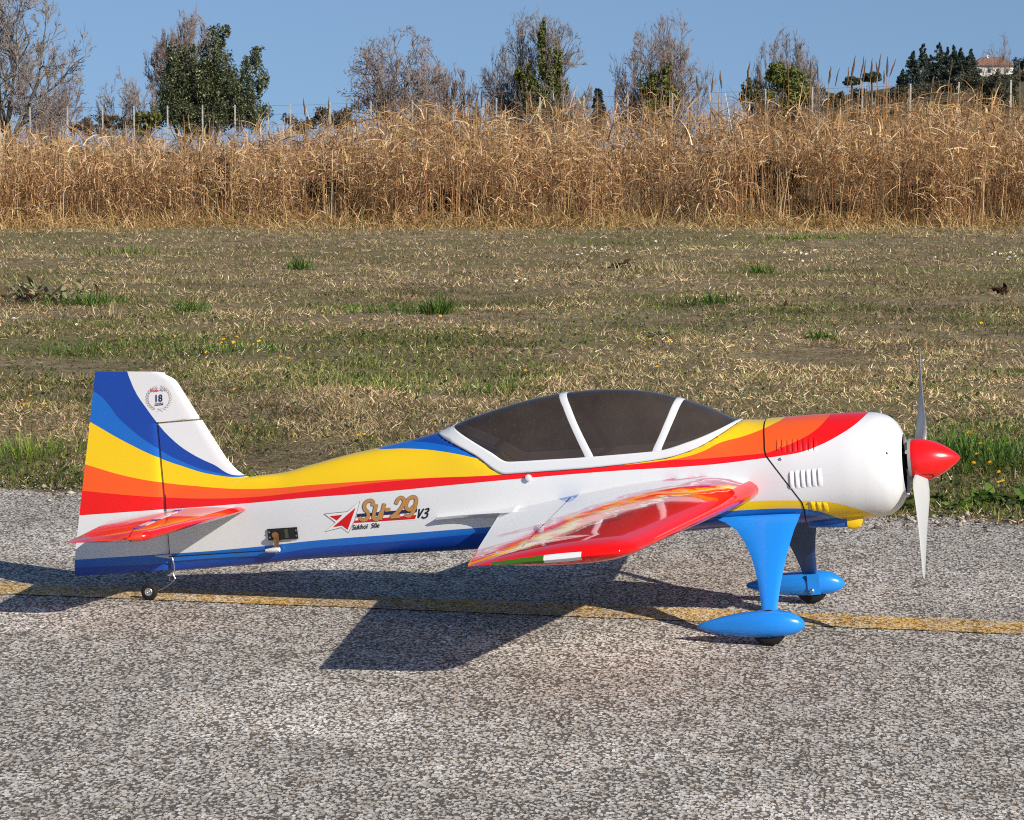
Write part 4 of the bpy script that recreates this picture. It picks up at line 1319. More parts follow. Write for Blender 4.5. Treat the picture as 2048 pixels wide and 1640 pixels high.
def grow(rng, tw, tk, P, D, L, Rr, levels, nb, upw, spread_, wob, rmin=.010):
    for lev in range(levels + 1):
        n = len(P)
        nseg = (6, 5, 3, 2, 1, 1)[lev] if lev < levels else (1 if levels > 3 else 2)
        d = D.copy(); p = P.copy(); pts = [p.copy()]; dirs = [d.copy()]
        for i in range(nseg):
            d = d + rng.normal(0, wob, (n, 3)) + np.array([0, 0, upw * .12])
            d /= np.linalg.norm(d, axis=1, keepdims=True)
            p = p + d * (L / nseg)[:, None]
            pts.append(p.copy()); dirs.append(d.copy())
        pts = np.stack(pts, 1); dirs = np.stack(dirs, 1)
        ra = Rr[:, None] * (1 - .62 * np.linspace(0, 1, nseg + 1))[None]
        if lev <= 1: tk.add(*tubes(pts, ra, 5))
        elif lev < levels: tw.add(*tubes(pts, ra, 3))
        else:                                                # last twigs: two-sided slivers
            sd = rng.normal(0, 1, (n, 3)); dd = pts[:, -1] - pts[:, 0]
            sd = np.cross(dd, sd); sd /= np.linalg.norm(sd, axis=1, keepdims=True) + 1e-9
            Vv = np.stack([pts + sd[:, None] * ra[:, :, None], pts - sd[:, None] * ra[:, :, None]], 2).reshape(-1, 3)
            m_ = nseg + 1
            bb = np.arange(n)[:, None] * (2 * m_)
            Ff = np.concatenate([bb + np.array([[2 * i, 2 * i + 1, 2 * i + 3, 2 * i + 2]]) for i in range(nseg)], 0)
            tw.add(Vv, Ff)
            return
        t = rng.uniform(.18, 1.0, (n, nb)); t[:, 0] = 1.0
        i = np.minimum(nseg - 1, (t * nseg).astype(int)); fr = t * nseg - i
        I = np.arange(n)[:, None]
        q = pts[I, i] + (pts[I, i + 1] - pts[I, i]) * fr[..., None]
        dr = dirs[I, i]
        ax_ = rng.normal(0, 1, (n, nb, 3)); ax_ -= dr * (ax_ * dr).sum(-1, keepdims=True); ax_ /= np.linalg.norm(ax_, axis=-1, keepdims=True)
        ang = rng.uniform(.35, 1.0, (n, nb, 1)) * spread_ * (1.25 if lev == 0 else 1)
        P = q.reshape(-1, 3); D = (dr * np.cos(ang) + ax_ * np.sin(ang)).reshape(-1, 3)
        L = (L[:, None] * rng.uniform(.34, .62, (n, nb))).reshape(-1)
        Rr = np.maximum(Rr[:, None] * rng.uniform(.34, .52, (n, nb)), rmin).reshape(-1)
def barkmat(name, a, b):
    m = M(name); nz = m.noise(m.coord(), 5, 4, .6)
    m.set(m.mix(nz, a, b), .9, spec=.15); return m.m
bark = barkmat('bark', (.060, .050, .042), (.16, .135, .115))
twigm = barkmat('twig_bark', (.170, .142, .126), (.305, .258, .230))
twigr = barkmat('reddish_twig_bark', (.170, .126, .106), (.305, .234, .200))

def leaves_cloud(n, centres, radii, size, pal, rng, mat, name, parent, origin, w=None):
    ci = rng.choice(len(centres), n, p=None if w is None else np.array(w) / sum(w))
    u = rng.normal(0, 1, (n, 3)); u /= np.linalg.norm(u, axis=1)[:, None]
    rr = rng.random(n) ** (1 / 2.2)
    P = np.array(centres)[ci] + u * rr[:, None] * np.array(radii)[ci]
    a = rng.normal(0, 1, (n, 3)); a /= np.linalg.norm(a, axis=1)[:, None]
    b = np.cross(a, rng.normal(0, 1, (n, 3))); b /= np.linalg.norm(b, axis=1)[:, None]
    s = rng.uniform(.6, 1.3, n)[:, None] * size
    V = np.stack([P - a * s, P + b * s * .42, P + a * s, P - b * s * .42], 1).reshape(-1, 3) - origin
    F = (np.arange(n) * 4)[:, None] + np.arange(4)[None]
    pal = np.array(pal)
    c = np.repeat(pal[rng.integers(0, len(pal), n)] * rng.uniform(.65, 1.3, (n, 1)), 4, 0)
    return fast(name, V, F, mat, c, parent)
def bare_tree(name, label, px, top, width, D, seed, stems=5, depth=4, upw=.5, spread_=.62, tm=None, base_px=None, fork=.12, wob=.16, group='leafless trees beyond the reeds', rscale=1.0, narrow=1.0, nb=5, rmin=.0135):
    rng = np.random.default_rng(seed)
    base = far(base_px or px, HOR, D); base[2] = 0
    topz = CAMH + (HOR - top) * D / FOC
    Wd = width * D / FOC
    tw, tk = Twigs(), Twigs()
    H = topz
    r0 = .018 * H * rscale
    hf = H * fork
    tk.seg([np.array([0, 0, -.1]), np.array([0, 0, hf * .5]), np.array([0, 0, hf + .05])], [r0 * 1.4, r0 * 1.1, r0], 8)
    Ps, Ds, Ls, Rs = [], [], [], []
    for k in range(stems):
        a = k * 2.39996 + rng.uniform(-.3, .3)
        tilt = narrow * (.06 + 1.0 * math.sqrt((k + .3) / stems)) * rng.uniform(.85, 1.1)
        Ds.append([math.sin(tilt) * math.cos(a), math.sin(tilt) * math.sin(a), math.cos(tilt)])
        Ls.append((H - hf) * (.74 - .16 * tilt) * rng.uniform(.8, 1.05))
        Ps.append([0, 0, hf * rng.uniform(.5, 1)]); Rs.append(r0 * rng.uniform(.38, .6))
    grow(rng, tw, tk, np.array(Ps), np.array(Ds), np.array(Ls), np.array(Rs), depth, nb, upw, spread_, wob, rmin * D / 112)
    V = np.concatenate(tw.V); TV = np.concatenate(tk.V)
    # fit height and width of the crown
    zmax = np.quantile(V[:, 2], .994); kz = H / zmax
    xw = np.quantile(np.abs(V[:, 0]), .92); kx = Wd / 2 / xw
    for A in (V, TV):
        A[:, 2] *= kz; s = np.clip(A[:, 2] / (H * .3), 0, 1)
        A[:, 0] *= 1 + (kx - 1) * s; A[:, 1] *= 1 + (kx - 1) * s
    cen = np.array([0, 0, H * .42]); er = np.array([Wd * .62, Wd * .62, H * .60])
    for A in (V, TV):
        u_ = (A - cen) / er; rho = np.linalg.norm(u_, axis=1)
        k_ = np.where(rho > .88, (.88 + (rho - .88) * .42) / np.maximum(rho, 1e-6), 1.0)
        k_ = np.where(A[:, 2] < H * .15, 1.0, k_)
        A[:] = cen + u_ * k_[:, None] * er
    o = empty(name, base)
    tag(o, label, 'tree', group)
    fast('trunk', TV, np.concatenate(tk.F), bark, None, o, True)
    fast('crown', V, np.concatenate(tw.F), tm or twigm, None, o, True)
    return o, rng, base
LEAFG = leafmat('evergreen_leaves', .2, .5, .35)
IVY = [s2l(74, 84, 34), s2l(94, 104, 42), s2l(114, 118, 54), s2l(54, 62, 28), s2l(132, 130, 64)]
OLV = [s2l(78, 86, 56), s2l(98, 106, 74), s2l(120, 124, 94), s2l(56, 62, 40), s2l(146, 148, 118)]

bare_tree('bare_tree', 'tallest leafless tree at the far left, cut by the frame', 25, -60, 290, 92, 1, 8, 4, .4, .8, twigm, 15, .20, .16, rscale=1.1, narrow=1.0, nb=6)
bare_tree('bare_tree', 'low reddish leafless tree tucked beside the tall left tree', 100, 96, 140, 98, 2, 12, 4, .35, .7, twigr, 95, .12, nb=5)
bare_tree('bare_tree', 'slim leafless tree rising behind the evergreen', 364, 12, 140, 138, 3, 12, 4, .7, .5, twigr, 372, .15, .13, rscale=.8, narrow=.85, nb=6)
bare_tree('bare_tree', 'small pale leafless tree left of the evergreen', 258, 140, 120, 120, 4, 12, 4, .4, .65, twigm, 262, .1, nb=5)
bare_tree('bare_tree', 'wide bushy leafless tree between the evergreen and the ivy clad trees', 795, 52, 190, 112, 5, 18, 4, .35, .8, twigr, 800, .16, .2, nb=5)
bare_tree('bare_tree', 'low brown leafless tree beside the wide bushy one', 905, 125, 110, 116, 6, 12, 4, .4, .7, twigr, 900, .12, narrow=1.2, nb=6)
o, rng, b = bare_tree('ivy_clad_tree', 'domed leafless tree with a tall spike of ivy up its middle', 1078, 22, 190, 112, 7, 26, 4, .35, .6, twigm, 1082, .10, .12, narrow=1.2, nb=6)
def cloud_px(list_, D, depth=1.0, frag=14):
    rg = np.random.default_rng(int(list_[0][0] * 7 + len(list_)))
    cs, rs = [], []
    for cx, cy, rx, ry in list_:
        c_, r_ = far(cx, cy, D), np.array((rx * D / FOC, rx * D / FOC * depth, ry * D / FOC))
        for k in range(frag):
            u = rg.normal(0, 1, 3); u /= np.linalg.norm(u)
            q = c_ + u * r_ * rg.random() ** .4 * .95
            f_ = rg.uniform(.16, .42)
            q = q.copy(); cs.append(q); rs.append(r_ * f_ * np.array((1, 1, rg.uniform(1.0, 1.9))))
    return cs, rs
cs, rs = cloud_px([(1083, 190, 50, 40), (1055, 175, 22, 36), (1090, 130, 16, 50), (1085, 85, 8, 45), (1110, 130, 14, 36), (1110, 180, 28, 40), (1060, 150, 10, 25), (1040, 160, 12, 22), (1086, 230, 50, 40)], 110.6)
leaves_cloud(13000, cs, rs, .066, IVY, rng, LEAFG, 'ivy', o, b)
o, rng, b = bare_tree('ivy_clad_tree', 'leafless tree with a round ivy clump at its foot, second of three', 1332, 28, 170, 114, 8, 24, 4, .35, .62, twigr, 1325, .10, .14, nb=5, narrow=1.1)
cs, rs = cloud_px([(1315, 170, 36, 36), (1300, 190, 24, 34), (1330, 150, 18, 22), (1320, 210, 46, 40), (1345, 190, 16, 26)], 112.4)
leaves_cloud(9000, cs, rs, .066, IVY, rng, LEAFG, 'ivy', o, b)
o, rng, b = bare_tree('ivy_clad_tree', 'small leafless tree with a squared ivy mass, nearest to the seed heads', 1575, 62, 124, 118, 9, 22, 4, .35, .62, twigm, 1570, .10, .13, nb=6, narrow=1.1)
cs, rs = cloud_px([(1562, 150, 30, 26), (1550, 140, 20, 16), (1590, 170, 30, 28), (1560, 195, 44, 40), (1610, 190, 20, 22)], 116.4)
leaves_cloud(9000, cs, rs, .066, [tuple(v * 1.15 for v in c_) for c_ in IVY], rng, LEAFG, 'ivy', o, b)
bare_tree('bare_tree', 'leafless tree standing over the red roofed house', 1996, 66, 85, 640, 10, 10, 4, .5, .6, twigr, 1996, .3, .14, rscale=.8, nb=5, rmin=.008)
bare_tree('bare_tree', 'stubby leafless shrub left of the squared ivy tree', 1512, 152, 60, 120, 12, 8, 2, .5, .7, twigr, 1512, .1)

def shrub(name, label, cat, list_, D, n, size, pal, seed, group=None):
    rng = np.random.default_rng(seed)
    b = far(list_[0][0], HOR, D); b[2] = 0
    o = tag(empty(name, b), label, cat, group)
    cs, rs = cloud_px(list_, D)
    leaves_cloud(n, cs, rs, size, pal, rng, LEAFG, 'foliage', o, b)
    tk = Twigs()
    for c_ in cs[:40:10]:
        tk.seg([np.array([0, 0, -.05]), (c_ - b) * .5, c_ - b], np.array([.05, .035, .015]) * min(1, D / 100), 5)
    if D < 40:
        for k_ in range(26):
            p_ = cs[rng.integers(len(cs))] - b; tk.seg([np.array([p_[0] * .7, p_[1] * .7, 0]), p_ * .6, p_ + rng.normal(0, .12, 3)], [.006, .005, .002], 4)
    fast('stem', np.concatenate(tk.V), np.concatenate(tk.F), bark, None, o, True)
    return o
for i_, (a_, b_, rx_, ry_, lab_) in enumerate(THICKETS):
    shrub('bramble', lab_, 'bramble', [(a_, b_, rx_, ry_), (a_ - rx_ * .6, b_ + 10, rx_ * .6, ry_ * .7), (a_ + rx_ * .6, b_ + 8, rx_ * .6, ry_ * .7)], 27.25, 2600, .020, BRD, 60 + i_)

# evergreen tree: three uneven leaders
rng = np.random.default_rng(21)
D = 108.0
b = far(410, HOR, D); b[2] = 0
o = tag(empty('evergreen_tree', b), 'dense dark evergreen tree with uneven upright leaders beyond the reeds', 'tree')
tk = Twigs()
for (cx, cy) in ((372, 100), (345, 130), (432, 70), (415, 110), (512, 105), (490, 150), (455, 140)):
    T = far(cx, cy, D) - b
    mid_ = T * .5 + np.array([rng.normal(0, .15), rng.normal(0, .15), 0]); mid_[0] = T[0] * .35
    tk.seg([np.array([0, 0, -.1]), mid_ * .5, mid_, T], [.13, .10, .06, .02], 6)
fast('trunk', np.concatenate(tk.V), np.concatenate(tk.F), bark, None, o, True)
cs, rs = cloud_px([(365, 130, 36, 42), (345, 120, 20, 32), (400, 120, 22, 40), (350, 180, 40, 50), (395, 190, 46, 55), (433, 75, 24, 24), (430, 100, 20, 26), (452, 62, 10, 12), (440, 140, 34, 40), (455, 200, 50, 50), (500, 160, 26, 34), (515, 103, 18, 12), (505, 122, 20, 16), (520, 165, 18, 36), (500, 215, 34, 40), (400, 240, 70, 30), (330, 220, 22, 40), (385, 95, 8, 10)], D, .9, 20)
c2, r2 = cloud_px([(350, 215, 44, 40), (400, 225, 50, 40), (450, 215, 50, 44), (500, 225, 40, 34), (425, 170, 50, 50), (370, 165, 40, 46)], D, .9, 30)
cs += c2; rs += r2
leaves_cloud(60000, cs, rs, .055, OLV[:2] + OLV[3:4] + IVY[:1] + IVY[3:4] + OLV, rng, LEAFG, 'crown', o, b, w=[r[0] * r[2] for r in rs])

BRM = [s2l(96, 82, 66), s2l(74, 66, 52), s2l(116, 98, 80), s2l(62, 62, 40)]
shrub('shrub', 'dark green shrub under the small pale tree', 'shrub', [(295, 235, 26, 20), (280, 250, 22, 18)], 104, 1500, .08, IVY, 31)
shrub('bramble', 'brown bramble along the fence right of the evergreen', 'bramble', [(640, 235, 50, 24), (590, 250, 40, 18), (690, 240, 30, 22)], 100, 2400, .07, BRM, 32)
shrub('bramble', 'grey brown bramble at the foot of the slim tree', 'bramble', [(215, 250, 60, 18), (160, 255, 40, 18)], 100, 1800, .07, BRM, 36)
shrub('shrub', 'dark brown shrub just left of the squared ivy tree', 'shrub', [(1505, 180, 20, 26), (1490, 200, 18, 24), (1520, 210, 24, 24)], 112, 1800, .07, BRM + IVY[:2], 33)
shrub('shrub', 'dull green shrub beside the tall fence post below the house', 'shrub', [(1985, 180, 30, 26), (1965, 195, 24, 24), (2020, 190, 26, 26), (1995, 210, 44, 30)], 105, 3200, .08, [s2l(70, 72, 50), s2l(58, 62, 40), s2l(90, 88, 64)], 34)
shrub('shrub', 'pale grey bush at the foot of the hill right of the ivy', 'shrub', [(1640, 190, 30, 18), (1670, 195, 26, 14)], 150, 1500, .1, [s2l(128, 118, 104), s2l(98, 92, 78), s2l(84, 86, 62)], 35)

# ------------------------------------------------------------------ fence of white posts and wires
fence = empty('wire_fence', far(1024, HOR, 78) * np.array([1, 1, 0]))
tag(fence, 'long fence of slim white posts and wires behind the reeds', 'fence')
postm = plain('concrete_post', (.40, .39, .37), .85, spec=.2, var=.12)
wirem = plain('fence_wire', (.16, .15, .14), .6, spec=.3)
fx = [-20, 60, 135, 205, 268, 335, 405, 470, 537, 581, 660, 742, 825, 907, 993, 1080, 1168, 1256, 1345, 1438, 1531, 1625, 1725, 1821, 1918, 2022, 2130]
ft = pchip([-20, 268, 581, 742, 1080, 1345, 1531, 1918, 2022, 2130], [214, 212, 208, 203, 194, 186, 178, 164, 160, 158])
fd = lambda p: np.interp(p, [-20, 2130], [90, 64])
tops = []
fl_ = np.array(fence.location)
for p_ in fx:
    D = float(fd(p_)); T = far(p_, float(ft(p_)), D); w = .021
    ring = lambda z, s: [np.array([T[0] + a * s, D + b_ * s, z]) - fl_ for a, b_ in ((-w, -w), (w, -w), (w, w), (-w, w))]
    mk('post', *loft([ring(-.2, 1), ring(T[2] - .02, 1), ring(T[2], .8)]), postm, fence, smooth=False)
    tops.append(T)
for fr in (.985, .86, .72, .58):
    pts = []
    for i, T in enumerate(tops):
        pts.append(np.array([T[0], T[1] - .045, T[2] * fr]) - fl_)
        if i < len(tops) - 1:
            N_ = tops[i + 1]; mdp = (T + N_) / 2; pts.append(np.array([mdp[0], mdp[1] - .045, (T[2] + N_[2]) / 2 * fr - .012]) - fl_)
    mk('wire', *tube(pts, .0035, 4), wirem, fence)

# ------------------------------------------------------------------ far hill with house and trees
def hill_row(px): return np.interp(px, [1560, 1640, 1700, 1780, 1850, 1930, 2050, 2300, 2700], [262, 215, 196, 180, 168, 150, 142, 130, 140])
HD = 700.0
v = []
pxs = np.linspace(1500, 2900, 60)
for j, (dd, kk) in enumerate(((470, 0), (540, .35), (620, .75), (680, .95), (HD, 1.0), (800, 1.0), (950, .6))):
    for p_ in pxs:
        P = far(p_, float(hill_row(p_)), HD)
        v.append(((p_ - PW / 2) / FOC * HD, dd, max(-1, P[2] * kk + (.8 * vnoise(p_, dd, 40, 71) if kk else -2))))
m = M('hill_grass'); nz = m.noise(m.coord(), .12, 5, .6)
m.set(m.mix(nz, (.060, .062, .035), (.16, .14, .085)), .95, spec=.1)
tag(mk('hill', v, grid_faces(7, 60), m.m), kind='structure')
def hz(px): return float(far(px, float(hill_row(px)), HD)[2])

# scrub and woods on the hillside
SCR = [s2l(72, 76, 60), s2l(90, 88, 70), s2l(58, 66, 50), s2l(108, 100, 80)]
shrub('hillside_scrub', 'grey green scrub on the slope below the dark conifers', 'shrub', [(1850, 178, 60, 14), (1800, 188, 46, 11), (1770, 192, 40, 9), (1900, 172, 46, 14)], 600, 9000, .30, SCR, 41)
shrub('hillside_scrub', 'dark scrub hiding the foot of the red roofed house', 'shrub', [(1935, 156, 26, 14), (1960, 160, 50, 9), (2005, 158, 40, 9), (2040, 152, 30, 12), (1990, 168, 60, 12)], 600, 9000, .30, SCR, 42)
shrub('hillside_scrub', 'low scrub at the left end of the hill by the umbrella pines', 'shrub', [(1660, 204, 34, 10), (1700, 198, 40, 10), (1745, 192, 34, 10), (1720, 185, 20, 6)], 560, 6000, .30, SCR, 43)
shrub('oak', 'rounded dark tree against the left wall of the house', 'tree', [(1936, 130, 16, 18), (1926, 145, 18, 18)], 612, 3200, .28, SCR[:1] + SCR[2:3], 44)
shrub('oak', 'bushy tree on the crest right of the house', 'tree', [(2046, 132, 20, 18), (2065, 128, 20, 20)], 612, 3200, .28, SCR, 45)
def conifer(px, top, wpx, D, seed, label, tone=1.0, foot=None, tiers=13, group='dark conifers on the hill'):
    rng = np.random.default_rng(seed)
    T = far(px, top, D); b = np.array([T[0], D, far(px, foot, D)[2] - .6])
    H = T[2] - b[2]; W = wpx * D / FOC / 2
    o = tag(empty('conifer', b), label, 'tree', group)
    mk('trunk', *tube([(0, 0, -.5), (0, 0, H * .6), (0, 0, H * .98)], [.03 * H, .018 * H, .003 * H], 7), bark, o)
    cs, rs = [], []
    for k in range(tiers):
        f_ = .12 + .86 * k / (tiers - 1)
        rr = W * 1.15 * (1 - f_) ** .8 + .12
        nb = 6 if f_ < .8 else 3
        for j in range(nb):
            a = rng.uniform(0, 6.28)
            q = rr * rng.uniform(.35, 1.0)
            cs.append((q * math.cos(a), q * math.sin(a), H * f_ + rng.normal(0, .15) - .12 * q)); rs.append((rr * .45 + .1, rr * .45 + .1, H * .042))
    pal = [tuple(tone * c_ for c_ in s2l(*q)) for q in ((50, 62, 52), (64, 76, 64), (40, 50, 46), (76, 86, 72))]
    leaves_cloud(4200, cs, rs, .24, pal, rng, LEAFG, 'crown', o, np.zeros(3))
for i, (px, top, w, foot, lab) in enumerate((
        (1826, 104, 46, 176, 'leftmost conifer of the hill group, lower and bluish'),
        (1846, 91, 44, 172, 'blunt conifer second from the left in the hill group'),
        (1879, 87, 46, 168, 'tallest pointed conifer in the middle of the hill group'),
        (1862, 112, 40, 172, 'short conifer in front of the tallest pointed one'),
        (1907, 92, 30, 165, 'narrow pointed conifer right of the tallest one'),
        (1896, 97, 34, 166, 'dark conifer squeezed between the two pointed ones'),
        (1922, 97, 32, 162, 'thin conifer third from the house'),
        (1942, 100, 38, 160, 'flat topped cedar closest to the red roofed house'),
        (1806, 140, 34, 184, 'small dark conifer low at the left end of the hill group'))):
    conifer(px, top, w, 610 + (i * 7) % 30, 50 + i, lab, .95, foot)
conifer(1197, 183, 22, 230, 70, 'small lone cypress between the first two ivy clad trees', 1.0, 262, 10, None)

def umbrella_pine(px, cy, rx, ry, D, seed, label):
    rng = np.random.default_rng(seed)
    c_ = far(px, cy, D); b = np.array([c_[0], D, far(px, 208, D)[2]])
    o = tag(empty('umbrella_pine', b), label, 'tree', 'round umbrella pines on the hill foot')
    s = D / FOC
    mk('trunk', *tube([(0, 0, -1), (.1, 0, (c_[2] - b[2]) * .6), (0, 0, c_[2] - b[2])], [.22, .17, .10], 7), bark, o)
    cs, rs = [], []
    for k in range(26):
        a, q = rng.uniform(0, 6.28), math.sqrt(rng.random())
        cs.append((q * rx * s * .8 * math.cos(a), q * rx * s * .8 * math.sin(a), c_[2] - b[2] + ry * s * (rng.uniform(-.35, .75) * math.sqrt(1 - .8 * q * q)))); rs.append((rx * s * .34, rx * s * .34, ry * s * .33))
    leaves_cloud(3600, cs, rs, .15, [s2l(56, 66, 48), s2l(70, 80, 58), s2l(44, 52, 40), s2l(86, 92, 66)], rng, LEAFG, 'crown', o, np.zeros(3))
umbrella_pine(1703, 165, 18, 12, 400, 81, 'smaller and lower of two round umbrella pines')
umbrella_pine(1743, 157, 20, 15, 400, 82, 'larger round umbrella pine nearer the conifers')

# the house
D = 655.0
hb = far(1985, 148, D)
s = D / FOC
house = tag(empty('house', hb), 'white house with a red tiled hip roof on the hill', 'house')
wallm = plain('render_white', (.72, .70, .66), .85, spec=.15, var=.06)
mt = M('roof_tiles'); sp = mt.sep(mt.coord())
wv = mt.math('SINE', mt.math('MULTIPLY', sp[0], 22))
mt.set(mt.mix(mt.noise(mt.coord(), 1.4, 4), (.21, .105, .07), (.29, .16, .11)), .85, spec=.15)
mt.bump(wv, .4, .05)
rooft = mt.m
def boxv(x0, x1, y0, y1, z0, z1):
    return [(x0, y0, z0), (x1, y0, z0), (x1, y1, z0), (x0, y1, z0), (x0, y0, z1), (x1, y0, z1), (x1, y1, z1), (x0, y1, z1)], [(0, 1, 2, 3), (4, 5, 6, 7), (0, 1, 5, 4), (1, 2, 6, 5), (2, 3, 7, 6), (3, 0, 4, 7)]
mk('wall', *boxv(-4.6, 4.4, -3, 4, -2.5, 1.9), wallm, house, smooth=False)
mk('terrace', *boxv(3.0, 8.5, -3.6, 2, -2.5, -.1), wallm, house, smooth=False)
hip = ([(-5.2, -3.6, 1.9), (5.0, -3.6, 1.9), (5.0, 4.6, 1.9), (-5.2, 4.6, 1.9), (-2.6, .5, 4.0), (2.6, .5, 4.0)], [(0, 1, 5, 4), (1, 2, 5), (2, 3, 4, 5), (3, 0, 4), (0, 1, 2, 3)])
rf = mk('roof', *hip, rooft, house, smooth=False)
mk('chimney', *boxv(-1.4, -.8, .0, .6, 3.2, 4.5), wallm, rf, smooth=False)
glass_d = plain('window_dark', (.03, .035, .04), .15)
for x_ in (-3.4, -1.3, .8, 2.9):
    wf = mk('window', *boxv(x_ - .45, x_ + .45, -3.06, -2.99, .1, 1.3), wallm, house, smooth=False)
    mk('pane', *boxv(x_ - .36, x_ + .36, -3.09, -3.05, .2, 1.2), glass_d, wf, smooth=False)
# ------------------------------------------------------------------ plants one can pick out in the field
def tuft(px, py, hgt, spread_m, n, label, cat='grass tuft', pal=None, wd=.004, name='grass_tuft', seed=0, group=None):
    rng = np.random.default_rng(seed)
    b = gnd(px, py)
    o_ = np.array([b[0], b[1], float(field_base(b[0], b[1]))])
    P = np.stack([rng.normal(0, spread_m * .4, n), rng.normal(0, spread_m * .4, n), np.zeros(n)], 1)
    az = np.arctan2(P[:, 0], P[:, 1]) + rng.normal(0, .8, n)
    el0 = rng.uniform(rad(50), rad(88), n)
    V, F = ribbons(P, az, el0, el0 - rng.uniform(.1, 1.1, n), hgt * rng.uniform(.5, 1.1, n), wd * rng.uniform(.7, 1.3, n) * max(1, (b[1] / 9)), 0, 5, .9, .1)
    pal = pal or [s2l(72, 108, 34), s2l(92, 128, 44), s2l(56, 86, 30), s2l(120, 142, 60)]
    o = fast(name, V, F, GREEN, tints(n, 5, pal, [1] * len(pal), .2, rng))
    o.location = o_
    if spread_m >= .22:
        o.name = 'grass_patch'
        return tag(o, label, 'grass patch', group, 'stuff')
    return tag(o, label, cat, group)
tuft(878, 632, .10, .13, 150, 'bright green grass tuft in the middle of the mown field', seed=1)
tuft(378, 624, .09, .10, 110, 'green grass tuft straight above the tail of the airplane', seed=2)
tuft(1428, 610, .08, .13, 130, 'dark green grass tuft in the field above the canopy', seed=3)
tuft(600, 541, .11, .09, 80, 'small dark tuft far back in the dry grass', seed=4)
tuft(1646, 677, .07, .10, 90, 'low green tuft above the engine cowl', seed=5)
tuft(195, 613, .09, .22, 170, 'ragged green tuft beside the heap of grey leaves', seed=6)
tuft(1520, 552, .08, .12, 80, 'faint green tuft at the back, right of centre', seed=7)
tuft(1610, 482, .05, .55, 260, 'wide low green patch close to the straw edge', seed=8, pal=[s2l(120, 140, 62), s2l(100, 124, 52), s2l(140, 148, 84)])
tuft(240, 512, .07, .5, 220, 'wide green patch at the back left of the field', seed=9, pal=[s2l(120, 134, 66), s2l(98, 116, 52), s2l(148, 146, 88)])
tuft(1945, 920, .085, .30, 520, 'lush green grass just beyond the spinner', seed=10, wd=.0032)
tuft(2030, 940, .08, .28, 420, 'lush green grass at the right edge near the runway', seed=11, wd=.0032)
tuft(60, 900, .07, .30, 420, 'yellowish green grass patch left of the rudder', seed=12, wd=.003, pal=[s2l(120, 142, 50), s2l(96, 122, 40), s2l(150, 156, 74)])
tuft(1000, 780, .05, .25, 200, 'green patch in the field behind the canopy', seed=13, wd=.003)
tuft(780, 632, .05, .35, 160, 'thin green streak left of the brightest tuft', seed=14)
tuft(470, 712, .06, .35, 260, 'green patch dotted with yellow flowers', seed=15, wd=.003)
tuft(150, 700, .06, .35, 220, 'dull green patch at the left of the field', seed=16, wd=.003)
DRYP = [s2l(196, 172, 128), s2l(170, 144, 100), s2l(214, 194, 154)]
tuft(640, 800, .10, .12, 40, 'wispy dry grass tuft above the yellow fuselage', 'dry tuft', DRYP, .0028, 'dry_tuft', 17)
tuft(215, 640, .12, .16, 36, 'pale dry stalks arching near the leaf heap', 'dry tuft', DRYP, .003, 'dry_tuft', 18)
tuft(1340, 545, .09, .35, 120, 'pale dry grass tuft at the back of the field', 'dry tuft', DRYP, .003, 'dry_tuft', 19)

# leafy rosettes
def rosette(px, py, r, n, label, pal, seed, cat='weed', name='leafy_weed', rise=.5):
    rng = np.random.default_rng(seed)
    b = gnd(px, py)
    az = rng.uniform(0, 6.283, n); el0 = rng.uniform(.25, 1.1, n) * rise * 2
    P = np.stack([rng.normal(0, r * (.35 if n < 100 else 1.6), n), rng.normal(0, r * (.3 if n < 100 else 1.2), n), rng.uniform(0, .02 if n < 100 else .06, n)], 1)
    V, F = ribbons(P, az, el0, el0 - rng.uniform(.5, 1.4, n), r * rng.uniform(.45, 1.0, n), r * rng.uniform(.22, .40, n), rng.uniform(-.4, .4, n), 5, .75, .25, rng.uniform(-.5, .5, n))
    # leaves are widest in their middle
    V = V.reshape(n, 5, 2, 3); mid_ = V.mean(2, keepdims=True)
    V = mid_ + (V - mid_) * np.array([.35, .9, 1.25, 1.2, .5])[None, :, None, None]
    o = fast(name, V.reshape(-1, 3), F, GREEN, tints(n, 5, pal, [1] * len(pal), .25, rng), smooth=True)
    o.location = (b[0], b[1], float(field_base(b[0], b[1])))
    return tag(o, label, cat)
WEED = [s2l(80, 110, 40), s2l(98, 126, 50), s2l(60, 86, 34), s2l(122, 144, 70)]
rosette(1985, 1008, .055, 60, 'broad leafy green weed at the runway edge, right of the propeller', WEED, 1)
rosette(1930, 1016, .04, 34, 'low leafy green weed on the asphalt edge behind the lower propeller blade', WEED, 2)
rosette(2040, 1012, .045, 40, 'leafy green weed at the runway edge by the frame', WEED, 3)
rosette(1880, 1008, .035, 30, 'dark leafy weed at the runway edge just right of the cowl', [s2l(66, 84, 34), s2l(84, 100, 44), s2l(50, 64, 28)], 4)
rosette(1820, 1015, .03, 24, 'small leafy weed beneath the spinner at the asphalt edge', [s2l(76, 96, 40), s2l(96, 112, 52)], 9)
rosette(85, 606, .09, 150, 'heap of grey green withered leaves at the left of the field', [s2l(142, 144, 108), s2l(112, 118, 82), s2l(168, 156, 120), s2l(116, 92, 62)], 5, 'leaf heap', 'withered_leaves', .7)
rosette(1240, 540, .10, 24, 'dark clod with dry leaves far back in the field', [s2l(110, 90, 64), s2l(60, 56, 40), s2l(150, 128, 92)], 6, 'clod', 'leafy_clod', .4)
rosette(2000, 592, .08, 26, 'brown clump of dead leaves at the right of the field', [s2l(84, 58, 40), s2l(112, 76, 52), s2l(60, 44, 32)], 7, 'leaf heap', 'withered_leaves', .9)
